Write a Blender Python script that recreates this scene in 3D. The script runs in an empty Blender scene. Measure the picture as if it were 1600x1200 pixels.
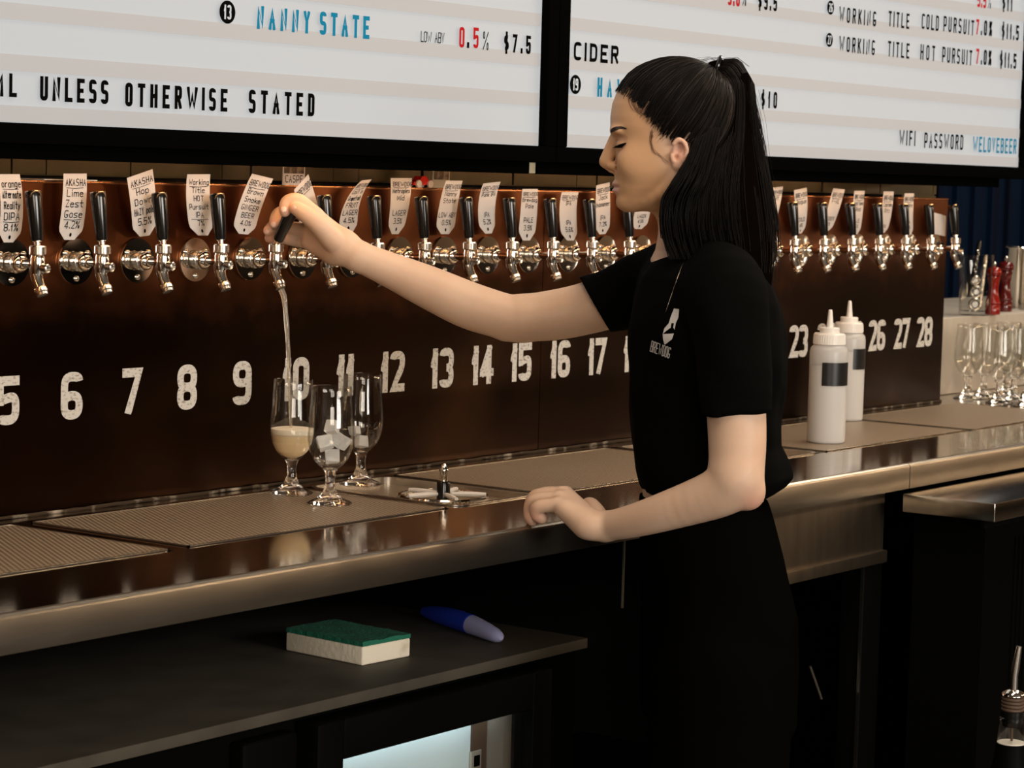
import bpy, math, random
import numpy as np
from mathutils import Vector, Matrix

random.seed(7)
np.random.seed(7)
SC = bpy.context.scene
COL = SC.collection
PI = math.pi

# ------------------------------------------------------------------ camera
FPX = 3798.967
CAM = np.array([-1.668577, -2.554680, 1.439686])
CR = np.array([0.5986615, -0.8005736, 0.0261991])
CU = np.array([0.0519662, 0.0714572, 0.9960890])
CF = np.array([0.7993147, 0.5949587, -0.0843815])
cam_data = bpy.data.cameras.new('camera')
cam = bpy.data.objects.new('camera', cam_data)
COL.objects.link(cam)
M = Matrix.Identity(4)
for i in range(3):
    M[i][0], M[i][1], M[i][2], M[i][3] = CR[i], CU[i], -CF[i], CAM[i]
cam.matrix_world = M
cam_data.sensor_width = 36.0
cam_data.lens = FPX / 1600 * 36.0
cam_data.clip_start = 0.05
cam_data.dof.use_dof = True
cam_data.dof.focus_distance = 3.55
cam_data.dof.aperture_fstop = 14
SC.camera = cam

# ------------------------------------------------------------------ view, world, lamps
SC.view_settings.view_transform = 'Standard'
SC.view_settings.look = 'None'
SC.view_settings.gamma = 1.0
SC.view_settings.use_curve_mapping = False
SC.view_settings.exposure = 0.0
SC.cycles.transparent_max_bounces = 48      # rows of clear glasses stand behind one another
world = bpy.data.worlds.new('world')
SC.world = world
world.use_nodes = True
world.node_tree.nodes['Background'].inputs[0].default_value = (0.9, 0.75, 0.6, 1)
world.node_tree.nodes['Background'].inputs[1].default_value = 0.01

def area(name, loc, target, sx, sy, power, color):
    l = bpy.data.lights.new(name, 'AREA')
    l.shape = 'RECTANGLE'; l.size = sx; l.size_y = sy; l.energy = power; l.color = color
    o = bpy.data.objects.new(name, l); COL.objects.link(o)
    o.location = loc
    o.rotation_euler = (Vector(target) - Vector(loc)).to_track_quat('-Z', 'Y').to_euler()
    return o

area('key_light_left', (-3.2, -4.6, 2.2), (1.2, -0.5, 1.2), 2.2, 1.6, 95, (1.0, 0.88, 0.74))  # unseen key light, added to light the woman from the front left
area('key_light_front', (0.2, -6.8, 2.0), (0.9, 0, 1.2), 3.0, 1.7, 240, (1.0, 0.93, 0.85))  # unseen key light, added to brighten the tags from the front
area('tray_fill', (0.9, -1.3, 3.1), (0.9, -0.5, 0.9), 2.2, 0.5, 36, (1.0, 0.80, 0.60))  # unseen overhead fill, added to light the drip trays
area('edge_highlight_area', (4.2, -0.95, 3.3), (4.1, -0.75, 0.9), 3.8, 0.45, 88, (1.0, 0.86, 0.70))  # unseen long light, added so the counter's front edge catches a highlight
def bulb(loc, power):
    l = bpy.data.lights.new('unseen_bulb', 'POINT'); l.energy = power; l.color = (1.0, 0.72, 0.46); l.shadow_soft_size = 0.09
    o = bpy.data.objects.new('unseen_bulb', l); COL.objects.link(o); o.location = loc
for k_ in range(7): bulb((2.8 + 0.8 * k_, -2.75, 1.86), 14)  # unseen bulbs, added so bronze and steel pick up warm reflections

# ------------------------------------------------------------------ pixel helpers (rays of the photograph's camera onto real planes)
def ray(x, y):
    return CF + CR * ((x - 800) / FPX) - CU * ((y - 600) / FPX)
def atY(x, y, Y):
    d = ray(x, y); return CAM + d * (Y - CAM[1]) / d[1]
def atZ(x, y, Z):
    d = ray(x, y); return CAM + d * (Z - CAM[2]) / d[2]
def atD(x, y, D):
    return CAM + ray(x, y) * D

# ------------------------------------------------------------------ materials
def mat(name, col, rough=0.5, metal=0.0, spec=0.5, noise=None, bump=None, **kw):
    """noise=(scale, colour2, stretch xyz, lo, hi); bump=(scale, strength, stretch xyz)"""
    m = bpy.data.materials.new(name); m.use_nodes = True
    nt = m.node_tree; b = nt.nodes['Principled BSDF']
    b.inputs['Base Color'].default_value = (*col, 1)
    b.inputs['Roughness'].default_value = rough
    b.inputs['Metallic'].default_value = metal
    b.inputs['Specular IOR Level'].default_value = spec
    for k, v in kw.items():
        b.inputs[k.replace('_', ' ')].default_value = v
    if noise or bump:
        tc = nt.nodes.new('ShaderNodeTexCoord')
    def ntex(scale, st):
        mp = nt.nodes.new('ShaderNodeMapping'); mp.inputs['Scale'].default_value = st
        nt.links.new(tc.outputs['Object'], mp.inputs[0])
        n = nt.nodes.new('ShaderNodeTexNoise'); n.inputs['Scale'].default_value = scale
        n.inputs['Detail'].default_value = 5
        nt.links.new(mp.outputs[0], n.inputs[0]); return n
    if noise:
        sc, c2, st, lo, hi = noise
        n = ntex(sc, st)
        r = nt.nodes.new('ShaderNodeValToRGB')
        r.color_ramp.elements[0].position = lo; r.color_ramp.elements[1].position = hi
        r.color_ramp.elements[0].color = (*col, 1); r.color_ramp.elements[1].color = (*c2, 1)
        nt.links.new(n.outputs[0], r.inputs[0]); nt.links.new(r.outputs[0], b.inputs['Base Color'])
    if bump:
        sc, s, st = bump
        n = ntex(sc, st); bp = nt.nodes.new('ShaderNodeBump')
        bp.inputs['Strength'].default_value = s; bp.inputs['Distance'].default_value = 0.002
        nt.links.new(n.outputs[0], bp.inputs['Height']); nt.links.new(bp.outputs[0], b.inputs['Normal'])
    return m

def emit(name, col, strength):
    m = bpy.data.materials.new(name); m.use_nodes = True
    b = m.node_tree.nodes['Principled BSDF']
    b.inputs['Base Color'].default_value = (*[c * 0.12 for c in col], 1)
    b.inputs['Roughness'].default_value = 0.4
    b.inputs['Emission Color'].default_value = (*col, 1)
    b.inputs['Emission Strength'].default_value = strength
    return m

def lib(name, fn):
    MT[name] = fn
MT = {}
MT['steel_lip'] = mat('satin_steel_lip', (0.38, 0.34, 0.28), 0.30, 1.0, noise=(9, (0.31, 0.27, 0.22), (1, 6, 6), 0.3, 0.7), bump=(60, 0.05, (1, 10, 10)))
MT['steel_top'] = mat('polished_steel', (0.50, 0.445, 0.37), 0.085, 1.0, noise=(9, (0.43, 0.375, 0.305), (1, 6, 6), 0.3, 0.7), bump=(50, 0.02, (1, 10, 10)))
MT['steel'] = mat('brushed_steel', (0.50, 0.45, 0.385), 0.17, 1.0, noise=(9, (0.42, 0.37, 0.31), (1, 6, 6), 0.3, 0.7), bump=(70, 0.06, (1, 14, 14)))
MT['steel_apron'] = mat('worn_steel', (0.42, 0.335, 0.24), 0.38, 1.0, noise=(5, (0.28, 0.22, 0.16), (6, 1, 1), 0.3, 0.75), bump=(60, 0.08, (14, 1, 1)))
MT['steel_back'] = mat('dull_steel', (0.54, 0.50, 0.44), 0.5, 0.6, noise=(5, (0.45, 0.41, 0.355), (4, 1, 1), 0.3, 0.7))
MT['chrome'] = mat('chrome', (0.78, 0.74, 0.68), 0.09, 1.0)
MT['satin'] = mat('satin_chrome', (0.62, 0.58, 0.52), 0.25, 1.0)
MT['handle'] = mat('black_handle_plastic', (0.006, 0.006, 0.006), 0.16)
MT['blackframe'] = mat('black_frame', (0.0016, 0.0016, 0.0016), 0.5, spec=0.0)
MT['blackrail'] = mat('black_rail', (0.0012, 0.0012, 0.0012), 0.5, spec=0.0)
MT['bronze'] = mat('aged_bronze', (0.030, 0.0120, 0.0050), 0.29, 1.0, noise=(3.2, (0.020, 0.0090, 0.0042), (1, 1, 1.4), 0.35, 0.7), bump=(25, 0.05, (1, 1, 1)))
MT['copper_edge'] = mat('copper_edge', (0.85, 0.42, 0.22), 0.25, 1.0)
MT['paint'] = mat('worn_white_paint', (0.47, 0.45, 0.415), 0.8, spec=0.1, noise=(150, (0.17, 0.15, 0.13), (1, 1, 1.6), 0.52, 0.70))
MT['sealant'] = mat('old_sealant', (0.03, 0.02, 0.012), 0.9, spec=0.1, noise=(30, (0.28, 0.24, 0.19), (1, 1, 1), 0.53, 0.72), bump=(50, 0.5, (1, 1, 1)))
MT['paper'] = mat('white_paper', (0.60, 0.59, 0.58), 0.75)
MT['ink'] = mat('black_ink', (0.004, 0.004, 0.004), 0.7, spec=0.0)
MT['face_white'] = emit('lit_white_acrylic', (0.80, 0.83, 0.85), 0.54)
MT['rail_white'] = emit('lit_letter_rail', (0.79, 0.765, 0.745), 0.485)
MT['tile_letter'] = emit('clear_letter_tile', (0.83, 0.84, 0.83), 0.38)
MT['l_black'] = mat('black_letter', (0.003, 0.003, 0.003), 0.6, spec=0.0)
MT['l_blue'] = mat('blue_letter', (0.0, 0.17, 0.32), 0.6, spec=0.1)
MT['l_red'] = mat('red_letter', (0.36, 0.005, 0.010), 0.6, spec=0.1)
MT['glass'] = mat('clear_glass', (1, 1, 1), 0.0, Transmission_Weight=1.0, IOR=1.47)
def thin_glass():
    m = bpy.data.materials.new('thin_clear_glass'); m.use_nodes = True; nt = m.node_tree
    nt.nodes.remove(nt.nodes['Principled BSDF'])
    t = nt.nodes.new('ShaderNodeBsdfTransparent'); t.inputs[0].default_value = (0.965, 0.965, 0.955, 1)
    g = nt.nodes.new('ShaderNodeBsdfGlossy'); g.inputs['Roughness'].default_value = 0.02
    f = nt.nodes.new('ShaderNodeLayerWeight'); p = nt.nodes.new('ShaderNodeMath'); p.operation = 'POWER'; p.inputs[1].default_value = 4.5
    nt.links.new(f.outputs['Facing'], p.inputs[0])
    q = nt.nodes.new('ShaderNodeMath'); q.operation = 'MULTIPLY_ADD'; q.inputs[1].default_value = 0.93; q.inputs[2].default_value = 0.045; nt.links.new(p.outputs[0], q.inputs[0])
    x = nt.nodes.new('ShaderNodeMixShader'); nt.links.new(q.outputs[0], x.inputs[0]); nt.links.new(t.outputs[0], x.inputs[1]); nt.links.new(g.outputs[0], x.inputs[2])
    nt.links.new(x.outputs[0], nt.nodes['Material Output'].inputs[0]); return m
MT['thin'] = thin_glass()
MT['ice'] = mat('ice', (0.96, 0.97, 0.97), 0.10, Transmission_Weight=0.65, IOR=1.31, Subsurface_Weight=0.1, Subsurface_Radius=(0.01, 0.01, 0.01), Subsurface_Scale=1.0, bump=(60, 0.3, (1, 1, 1)))
MT['beer'] = mat('hazy_beer', (0.90, 0.70, 0.44), 0.3, Subsurface_Weight=0.3, Subsurface_Radius=(0.02, 0.016, 0.01), Subsurface_Scale=1.0)
MT['foam'] = mat('beer_foam', (0.90, 0.83, 0.70), 0.6, Subsurface_Weight=0.4, Subsurface_Radius=(0.01, 0.01, 0.008), Subsurface_Scale=1.0)
MT['stream'] = mat('beer_stream', (0.95, 0.86, 0.72), 0.05, Transmission_Weight=0.85, IOR=1.34)
MT['squeeze'] = mat('translucent_plastic', (0.60, 0.59, 0.57), 0.32, Transmission_Weight=0.35, IOR=1.4, Subsurface_Weight=0.5, Subsurface_Radius=(0.03, 0.03, 0.03), Subsurface_Scale=1.0)
MT['squeeze_low'] = mat('syrup_filled_plastic', (0.50, 0.49, 0.475), 0.28, Subsurface_Weight=0.5, Subsurface_Radius=(0.03, 0.03, 0.03), Subsurface_Scale=1.0)
MT['cap_white'] = mat('white_cap_plastic', (0.66, 0.63, 0.59), 0.35)
MT['tape'] = mat('black_tape', (0.009, 0.009, 0.009), 0.3)
MT['red_mill'] = mat('red_lacquer', (0.19, 0.008, 0.004), 0.15)
MT['dark_mill'] = mat('dark_red_lacquer', (0.07, 0.006, 0.005), 0.15)
MT['dark'] = mat('dark_cabinet', (0.0025, 0.0025, 0.0023), 0.9, spec=0.0)
MT['dark_gloss'] = mat('dark_door', (0.0022, 0.0022, 0.002), 0.5, spec=0.03)
MT['shelf'] = mat('grey_shelf', (0.075, 0.064, 0.048), 0.6, spec=0.2, noise=(14, (0.048, 0.041, 0.031), (1, 1, 1), 0.4, 0.8))
MT['foam_sponge'] = mat('sponge_foam', (0.78, 0.70, 0.56), 0.9, bump=(120, 0.5, (1, 1, 1)), noise=(18, (0.55, 0.47, 0.34), (1, 1, 1), 0.62, 0.8))
MT['scour'] = mat('green_scourer', (0.008, 0.13, 0.075), 0.95, bump=(220, 0.9, (1, 1, 1)))
MT['blue'] = mat('blue_plastic', (0.02, 0.05, 0.48), 0.35)
MT['lilac'] = mat('lilac_plastic', (0.42, 0.42, 0.70), 0.35)
MT['skin'] = mat('skin', (0.63, 0.43, 0.305), 0.48, spec=0.35, noise=(14, (0.57, 0.365, 0.25), (1, 1, 1), 0.42, 0.8), bump=(190, 0.07, (1, 1, 1)), Subsurface_Weight=0.12, Subsurface_Radius=(0.012, 0.005, 0.003), Subsurface_Scale=1.0)
def skin_material():
    # bare skin, with a face foundation tint and a pinker ear/knuckle tint carried by the 'tint' attribute
    m = MT['skin']; nt = m.node_tree; b = nt.nodes['Principled BSDF']
    src = b.inputs['Base Color'].links[0].from_socket
    at = nt.nodes.new('ShaderNodeAttribute'); at.attribute_name = 'tint'
    sp = nt.nodes.new('ShaderNodeSeparateColor'); nt.links.new(at.outputs['Color'], sp.inputs[0])
    for ch, col in ((0, (0.60, 0.345, 0.185, 1)), (1, (0.66, 0.33, 0.235, 1))):
        mx = nt.nodes.new('ShaderNodeMix'); mx.data_type = 'RGBA'
        nt.links.new(sp.outputs[ch], mx.inputs[0]); nt.links.new(src, mx.inputs[6]); mx.inputs[7].default_value = col
        src = mx.outputs[2]
    nt.links.new(src, b.inputs['Base Color'])
skin_material()
MT['hair_brown'] = mat('brown_hair', (0.016, 0.009, 0.006), 0.42, spec=0.2)
MT['shirt'] = mat('black_cotton', (0.0022, 0.0022, 0.002), 0.9, spec=0.02, bump=(16, 0.25, (1, 1, 1)))
MT['trousers'] = mat('black_trousers', (0.0020, 0.0019, 0.0015), 0.9, spec=0.0)
MT['hair'] = mat('dark_brown_hair', (0.0026, 0.0018, 0.0015), 0.45, spec=0.10)
MT['hair_under'] = mat('hair_mass', (0.0022, 0.0015, 0.0012), 0.8, spec=0.0)
MT['hair_fine'] = mat('fine_brown_hair', (0.13, 0.055, 0.026), 0.6)
MT['brow'] = mat('brow_hair', (0.022, 0.011, 0.006), 0.8)
MT['makeup'] = mat('eye_shadow', (0.52, 0.275, 0.15), 0.5)
MT['lip'] = mat('lip', (0.52, 0.27, 0.20), 0.4)
MT['gold'] = mat('fine_chain', (0.40, 0.33, 0.26), 0.25, 1.0)
MT['toyred'] = mat('toy_red', (0.50, 0.02, 0.012), 0.25)
MT['cream'] = mat('cream_card', (0.42, 0.38, 0.27), 0.7)
MT['pic'] = mat('photo_print', (0.03, 0.018, 0.012), 0.3, noise=(40, (0.30, 0.24, 0.18), (1, 1, 1), 0.5, 0.62))
MT['olive'] = mat('olive_glass_tile', (0.060, 0.050, 0.018), 0.28, noise=(6, (0.03, 0.025, 0.01), (2, 1, 1), 0.35, 0.7))
MT['bluewall'] = mat('blue_wall', (0.0018, 0.006, 0.016), 0.7, spec=0.03, noise=(3, (0.003, 0.003, 0.008), (6, 6, 0.05), 0.45, 0.65))
MT['plaster'] = mat('warm_plaster', (0.34, 0.22, 0.13), 0.85)
MT['floor'] = mat('dark_floor', (0.05, 0.043, 0.036), 0.5, noise=(4, (0.02, 0.018, 0.016), (1, 1, 1), 0.4, 0.6))
MT['ceiling'] = mat('ceiling_paint', (0.10, 0.085, 0.07), 0.9)
MT['wain'] = mat('dark_wainscot', (0.016, 0.012, 0.009), 0.6)
MT['fridge_in'] = mat('fridge_liner', (0.62, 0.76, 0.80), 0.5)
MT['brownstrip'] = mat('brown_gasket', (0.09, 0.055, 0.035), 0.5)

def bronze_upper_band():
    # redder band above the tap line, darker bronze below, ragged border, random cloudy brown patches
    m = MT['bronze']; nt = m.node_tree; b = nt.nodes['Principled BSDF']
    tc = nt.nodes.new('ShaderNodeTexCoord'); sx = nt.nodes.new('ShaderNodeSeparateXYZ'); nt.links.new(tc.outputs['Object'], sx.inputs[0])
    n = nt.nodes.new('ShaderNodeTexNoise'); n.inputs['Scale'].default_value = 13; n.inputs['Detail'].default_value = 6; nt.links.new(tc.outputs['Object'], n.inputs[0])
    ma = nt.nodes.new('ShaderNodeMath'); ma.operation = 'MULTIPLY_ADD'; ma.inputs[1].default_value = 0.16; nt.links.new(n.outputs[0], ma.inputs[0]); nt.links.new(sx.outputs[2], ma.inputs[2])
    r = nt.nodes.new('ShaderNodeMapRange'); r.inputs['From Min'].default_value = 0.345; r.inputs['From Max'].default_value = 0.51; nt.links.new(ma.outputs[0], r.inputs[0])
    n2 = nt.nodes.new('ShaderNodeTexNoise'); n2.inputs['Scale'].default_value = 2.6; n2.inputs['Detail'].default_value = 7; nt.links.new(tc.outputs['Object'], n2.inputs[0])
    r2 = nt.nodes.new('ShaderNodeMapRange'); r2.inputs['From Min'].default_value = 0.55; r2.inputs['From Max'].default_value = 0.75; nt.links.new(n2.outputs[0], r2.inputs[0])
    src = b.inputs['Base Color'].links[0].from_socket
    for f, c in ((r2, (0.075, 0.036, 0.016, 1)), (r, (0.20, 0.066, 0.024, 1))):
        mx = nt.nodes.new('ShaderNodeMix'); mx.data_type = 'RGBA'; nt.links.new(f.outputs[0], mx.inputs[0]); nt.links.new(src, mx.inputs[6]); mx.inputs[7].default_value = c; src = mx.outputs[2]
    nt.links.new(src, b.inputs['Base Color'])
bronze_upper_band()

def tray_material():
    m = bpy.data.materials.new('perforated_tray_steel'); m.use_nodes = True
    nt = m.node_tree; b = nt.nodes['Principled BSDF']
    b.inputs['Metallic'].default_value = 0.55; b.inputs['Roughness'].default_value = 0.40
    tc = nt.nodes.new('ShaderNodeTexCoord')
    outs = []
    for ang in (0.52, -0.52):
        mp = nt.nodes.new('ShaderNodeMapping'); mp.inputs['Rotation'].default_value = (0, 0, ang)
        nt.links.new(tc.outputs['Object'], mp.inputs[0])
        w = nt.nodes.new('ShaderNodeTexWave'); w.inputs['Scale'].default_value = 44
        w.bands_direction = 'X'
        nt.links.new(mp.outputs[0], w.inputs[0]); outs.append(w)
    mx = nt.nodes.new('ShaderNodeMath'); mx.operation = 'MULTIPLY'
    nt.links.new(outs[0].outputs['Fac'], mx.inputs[0]); nt.links.new(outs[1].outputs['Fac'], mx.inputs[1])
    r = nt.nodes.new('ShaderNodeValToRGB')
    r.color_ramp.elements[0].position = 0.08; r.color_ramp.elements[1].position = 0.40
    r.color_ramp.elements[0].color = (0.42, 0.335, 0.24, 1); r.color_ramp.elements[1].color = (0.06, 0.045, 0.03, 1)
    nt.links.new(mx.outputs[0], r.inputs[0]); nt.links.new(r.outputs[0], b.inputs['Base Color'])
    bp = nt.nodes.new('ShaderNodeBump'); bp.invert = True; bp.inputs['Strength'].default_value = 0.5; bp.inputs['Distance'].default_value = 0.001
    nt.links.new(mx.outputs[0], bp.inputs['Height']); nt.links.new(bp.outputs[0], b.inputs['Normal'])
    return m
MT['tray'] = tray_material()

# ------------------------------------------------------------------ object helpers
def tag(o, label=None, cat=None, group=None, kind=None):
    if label: o['label'] = label
    if cat: o['category'] = cat
    if group: o['group'] = group
    if kind: o['kind'] = kind
    return o

def thing(name, label, cat, loc=(0, 0, 0), group=None, rz=0.0):
    o = bpy.data.objects.new(name, None); COL.objects.link(o)
    o.empty_display_size = 0.05
    o.location = tuple(float(v) for v in loc); o.rotation_euler = (0, 0, rz)
    return tag(o, label, cat, group)

def raw(name, V, F, m, parent=None, smooth=True, sharp=0.6):
    me = bpy.data.meshes.new(name)
    me.from_pydata([tuple(map(float, v)) for v in V], [], [tuple(map(int, f)) for f in F])
    me.update()
    if smooth:
        me.polygons.foreach_set('use_smooth', [True] * len(me.polygons))
        if sharp: me.set_sharp_from_angle(angle=sharp)
    me.materials.append(MT[m] if isinstance(m, str) else m)
    o = bpy.data.objects.new(name, me); COL.objects.link(o)
    if parent is not None: o.parent = parent
    return o

class MB:
    def __init__(s): s.V = []; s.F = []
    def add(s, V, F):
        n = len(s.V); s.V += [tuple(v) for v in V]; s.F += [tuple(i + n for i in f) for f in F]; return s
    def box(s, x0, x1, y0, y1, z0, z1, bev=0.0):
        if bev <= 0:
            V = [(x, y, z) for z in (z0, z1) for y in (y0, y1) for x in (x0, x1)]
            F = [(0, 2, 3, 1), (4, 5, 7, 6), (0, 1, 5, 4), (2, 6, 7, 3), (0, 4, 6, 2), (1, 3, 7, 5)]
            return s.add(V, F)
        import bmesh
        bm = bmesh.new(); bmesh.ops.create_cube(bm, size=1)
        for v in bm.verts:
            v.co = Vector(((x0 + x1) / 2 + v.co.x * (x1 - x0), (y0 + y1) / 2 + v.co.y * (y1 - y0), (z0 + z1) / 2 + v.co.z * (z1 - z0)))
        bmesh.ops.bevel(bm, geom=bm.edges[:], offset=bev, segments=3, profile=0.5, affect='EDGES')
        bm.verts.index_update()
        s.add([v.co[:] for v in bm.verts], [[v.index for v in f.verts] for f in bm.faces]); bm.free(); return s
    def lathe(s, prof, o=(0, 0, 0), ax=(0, 0, 1), n=32, cap=True):
        """prof: (radius, distance along axis)"""
        a = Vector(ax).normalized(); t = a.orthogonal().normalized(); b = a.cross(t); o = Vector(o)
        V = []; F = []
        for r, h in prof:
            for k in range(n):
                q = 2 * PI * k / n
                V.append((o + a * h + (t * math.cos(q) + b * math.sin(q)) * max(r, 1e-5))[:])
        for i in range(len(prof) - 1):
            for k in range(n):
                k2 = (k + 1) % n
                F.append((i * n + k, i * n + k2, (i + 1) * n + k2, (i + 1) * n + k))
        if cap:
            F.append(tuple(range(n - 1, -1, -1))); F.append(tuple(range((len(prof) - 1) * n, len(prof) * n)))
        return s.add(V, F)
    def tube(s, pts, rad, n=10, closed=False, flat=None):
        P = [Vector(p) for p in pts]; m = len(P)
        R = rad if hasattr(rad, '__len__') else [rad] * m
        V = []; F = []; up = None
        for i in range(m):
            if closed: d = P[(i + 1) % m] - P[i - 1]
            else: d = P[min(i + 1, m - 1)] - P[max(i - 1, 0)]
            d.normalize()
            if up is None: up = d.orthogonal().normalized()
            up = (up - d * up.dot(d)); up = up.normalized() if up.length > 1e-6 else d.orthogonal().normalized()
            sd = d.cross(up)
            for k in range(n):
                q = 2 * PI * k / n
                V.append((P[i] + (up * math.cos(q) + sd * math.sin(q)) * R[i])[:])
        for i in range(m if closed else m - 1):
            j = (i + 1) % m
            for k in range(n):
                k2 = (k + 1) % n
                F.append((i * n + k, i * n + k2, j * n + k2, j * n + k))
        if not closed:
            F.append(tuple(range(n - 1, -1, -1))); F.append(tuple(range((m - 1) * n, m * n)))
        return s.add(V, F)
    def prism(s, poly, y0, y1):
        """polygon in x,z extruded along y"""
        n = len(poly)
        V = [(x, y0, z) for x, z in poly] + [(x, y1, z) for x, z in poly]
        F = [tuple(range(n)), tuple(range(2 * n - 1, n - 1, -1))] + [(i, i + n, (i + 1) % n + n, (i + 1) % n) for i in range(n)]
        return s.add(V, F)
    def build(s, name, m, parent=None, smooth=True, sharp=0.6):
        return raw(name, s.V, s.F, m, parent, smooth, sharp)

def struct(name, mb, m, smooth=False):
    o = mb.build(name, m, None, smooth); o['kind'] = 'structure'; return o

def copy_tree(o, parent=None):
    c = o.copy(); COL.objects.link(c)
    if parent is not None: c.parent = parent
    for ch in [q for q in KIDS.get(o.name, [])]:
        copy_tree(ch, c)
    return c
KIDS = {}
def kids_index():
    KIDS.clear()
    for o in bpy.data.objects:
        if o.parent: KIDS.setdefault(o.parent.name, []).append(o)

# ------------------------------------------------------------------ stroke lettering
GL = {
 'A': '00 28 40/13 33', 'B': '00 08/~08 28 48 44 24 04/~04 24 44 40 20 00', 'C': '~47 48 08 00 40 41', 'D': '~!08 48 40 !00/00 08',
 'E': '48 08 00 40/04 34', 'F': '48 08 00/04 34', 'G': '~47 48 08 00 40 43/43 23', 'H': '00 08/40 48/04 44', 'I': '20 28', 'J': '~48 40 00 01',
 'K': '00 08/48 03/15 40', 'L': '08 00 40', 'M': '00 08 22 48 40', 'N': '00 08 40 48', 'O': '@~00 08 48 40', 'P': '00 08/~08 28 48 43 23 03',
 'Q': '@~00 08 48 40/22 40', 'R': '00 08/~08 28 48 44 24 04/24 40', 'S': '~47 48 08 04 44 40 00 01', 'T': '08 48/28 20', 'U': '~08 00 40 48',
 'V': '08 20 48', 'W': '08 10 25 30 48', 'X': '00 48/08 40', 'Y': '08 24 48/24 20', 'Z': '08 48 00 40',
 '0': '@~00 08 48 40', '1': '05 27/28 20', '2': '~07 08 48 45 !00 !40', '3': '~07 08 48 44 24/~24 44 40 00 01', '4': '30 38/38 02/02 42',
 '5': '48 08 04/~04 45 40 00 01', '6': '@~00 04 44 40/~47 48 08 03', '7': '08 48 10', '8': '@~04 08 48 44/@~00 04 44 40', '9': '@~04 08 48 44/~45 40 00 01',
 '$': '~47 47 07 04 44 41 01 01/29 2a', '%': '00 48/@~05 08 18 15/@~30 33 43 40', '.': '20 21', ' ': '',
 'a': '@~00 05 45 40/45 40', 'b': '08 00/@~00 05 45 40', 'c': '~44 45 05 00 40 41', 'd': '48 40/@~00 05 45 40', 'e': '03 43/~43 45 05 00 40 41',
 'f': '~48 18 10/05 35', 'g': '@~00 05 45 40/~45 4b 0b', 'h': '08 00/~04 25 45 40', 'i': '20 25/27 28', 'j': '~25 2b 0b/27 28', 'k': '08 00/45 02/13 40',
 'l': '28 20', 'm': '00 05/~04 15 25 20/~24 35 45 40', 'n': '00 05/~04 25 45 40', 'o': '@~00 05 45 40', 'p': '0b 05/@~00 05 45 40', 'q': '4b 45/@~00 05 45 40',
 'r': '00 05/~03 25 45', 's': '~45 05 03 42 40 00', 't': '~28 20 40/05 45', 'u': '~05 00 40 45/45 40', 'v': '05 20 45', 'w': '05 10 24 30 45',
 'x': '00 45/05 40', 'y': '05 20/45 0b', 'z': '05 45 00 40', '-': '04 44',
}
YV = {'a': -1, 'b': -2}
NARROW = {'I': 0.25, 'i': 0.3, 'l': 0.3, '.': 0.25, '1': 0.6, ' ': 0.7, 'M': 1.35, 'W': 1.55, 'm': 1.3, 'w': 1.2}

def glyph(ch):
    out = []
    for part in GL.get(ch, '').split('/'):
        if not part: continue
        closed = part.startswith('@'); part = part.lstrip('@')
        smooth = part.startswith('~'); part = part.lstrip('~')
        tk = part.split(); sharp = {i for i, q in enumerate(tk) if q[0] == '!'}; tk = [q.lstrip('!') for q in tk]
        P = [(int(t[0]) / 4.0, (YV[t[1]] if t[1] in YV else int(t[1])) / 8.0) for t in tk]
        out.append((P, closed, smooth, sharp))
    return out

def rounded(P, closed, r, sharp=()):
    Q = []; n = len(P)
    for i in range(n):
        if i in sharp or (not closed and i in (0, n - 1)): Q.append(P[i]); continue
        a, b, c = P[i - 1], P[i], P[(i + 1) % n]
        la = math.hypot(a[0] - b[0], a[1] - b[1]); lc = math.hypot(c[0] - b[0], c[1] - b[1])
        fa = 0.5 if (closed or i > 1) else 1.0; fc = 0.5 if (closed or i < n - 2) else 1.0
        da, dc = min(r, la * fa), min(r, lc * fc)
        p = (b[0] + (a[0] - b[0]) * da / (la or 1), b[1] + (a[1] - b[1]) * da / (la or 1)); q = (b[0] + (c[0] - b[0]) * dc / (lc or 1), b[1] + (c[1] - b[1]) * dc / (lc or 1))
        for k in range(7):
            u = k / 6.0; w = (1 - u) ** 2 , 1.15 * 2 * u * (1 - u), u * u; sw = sum(w)
            Q.append(((w[0] * p[0] + w[1] * b[0] + w[2] * q[0]) / sw, (w[0] * p[1] + w[1] * b[1] + w[2] * q[1]) / sw))
    return Q

def chaikin(P, closed, it=3):
    for _ in range(it):
        Q = []
        n = len(P)
        if not closed: Q.append(P[0])
        for i in range(n if closed else n - 1):
            a, b = P[i], P[(i + 1) % n]
            Q.append((a[0] * .75 + b[0] * .25, a[1] * .75 + b[1] * .25)); Q.append((a[0] * .25 + b[0] * .75, a[1] * .25 + b[1] * .75))
        if not closed: Q.append(P[-1])
        P = Q
    return P

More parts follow.
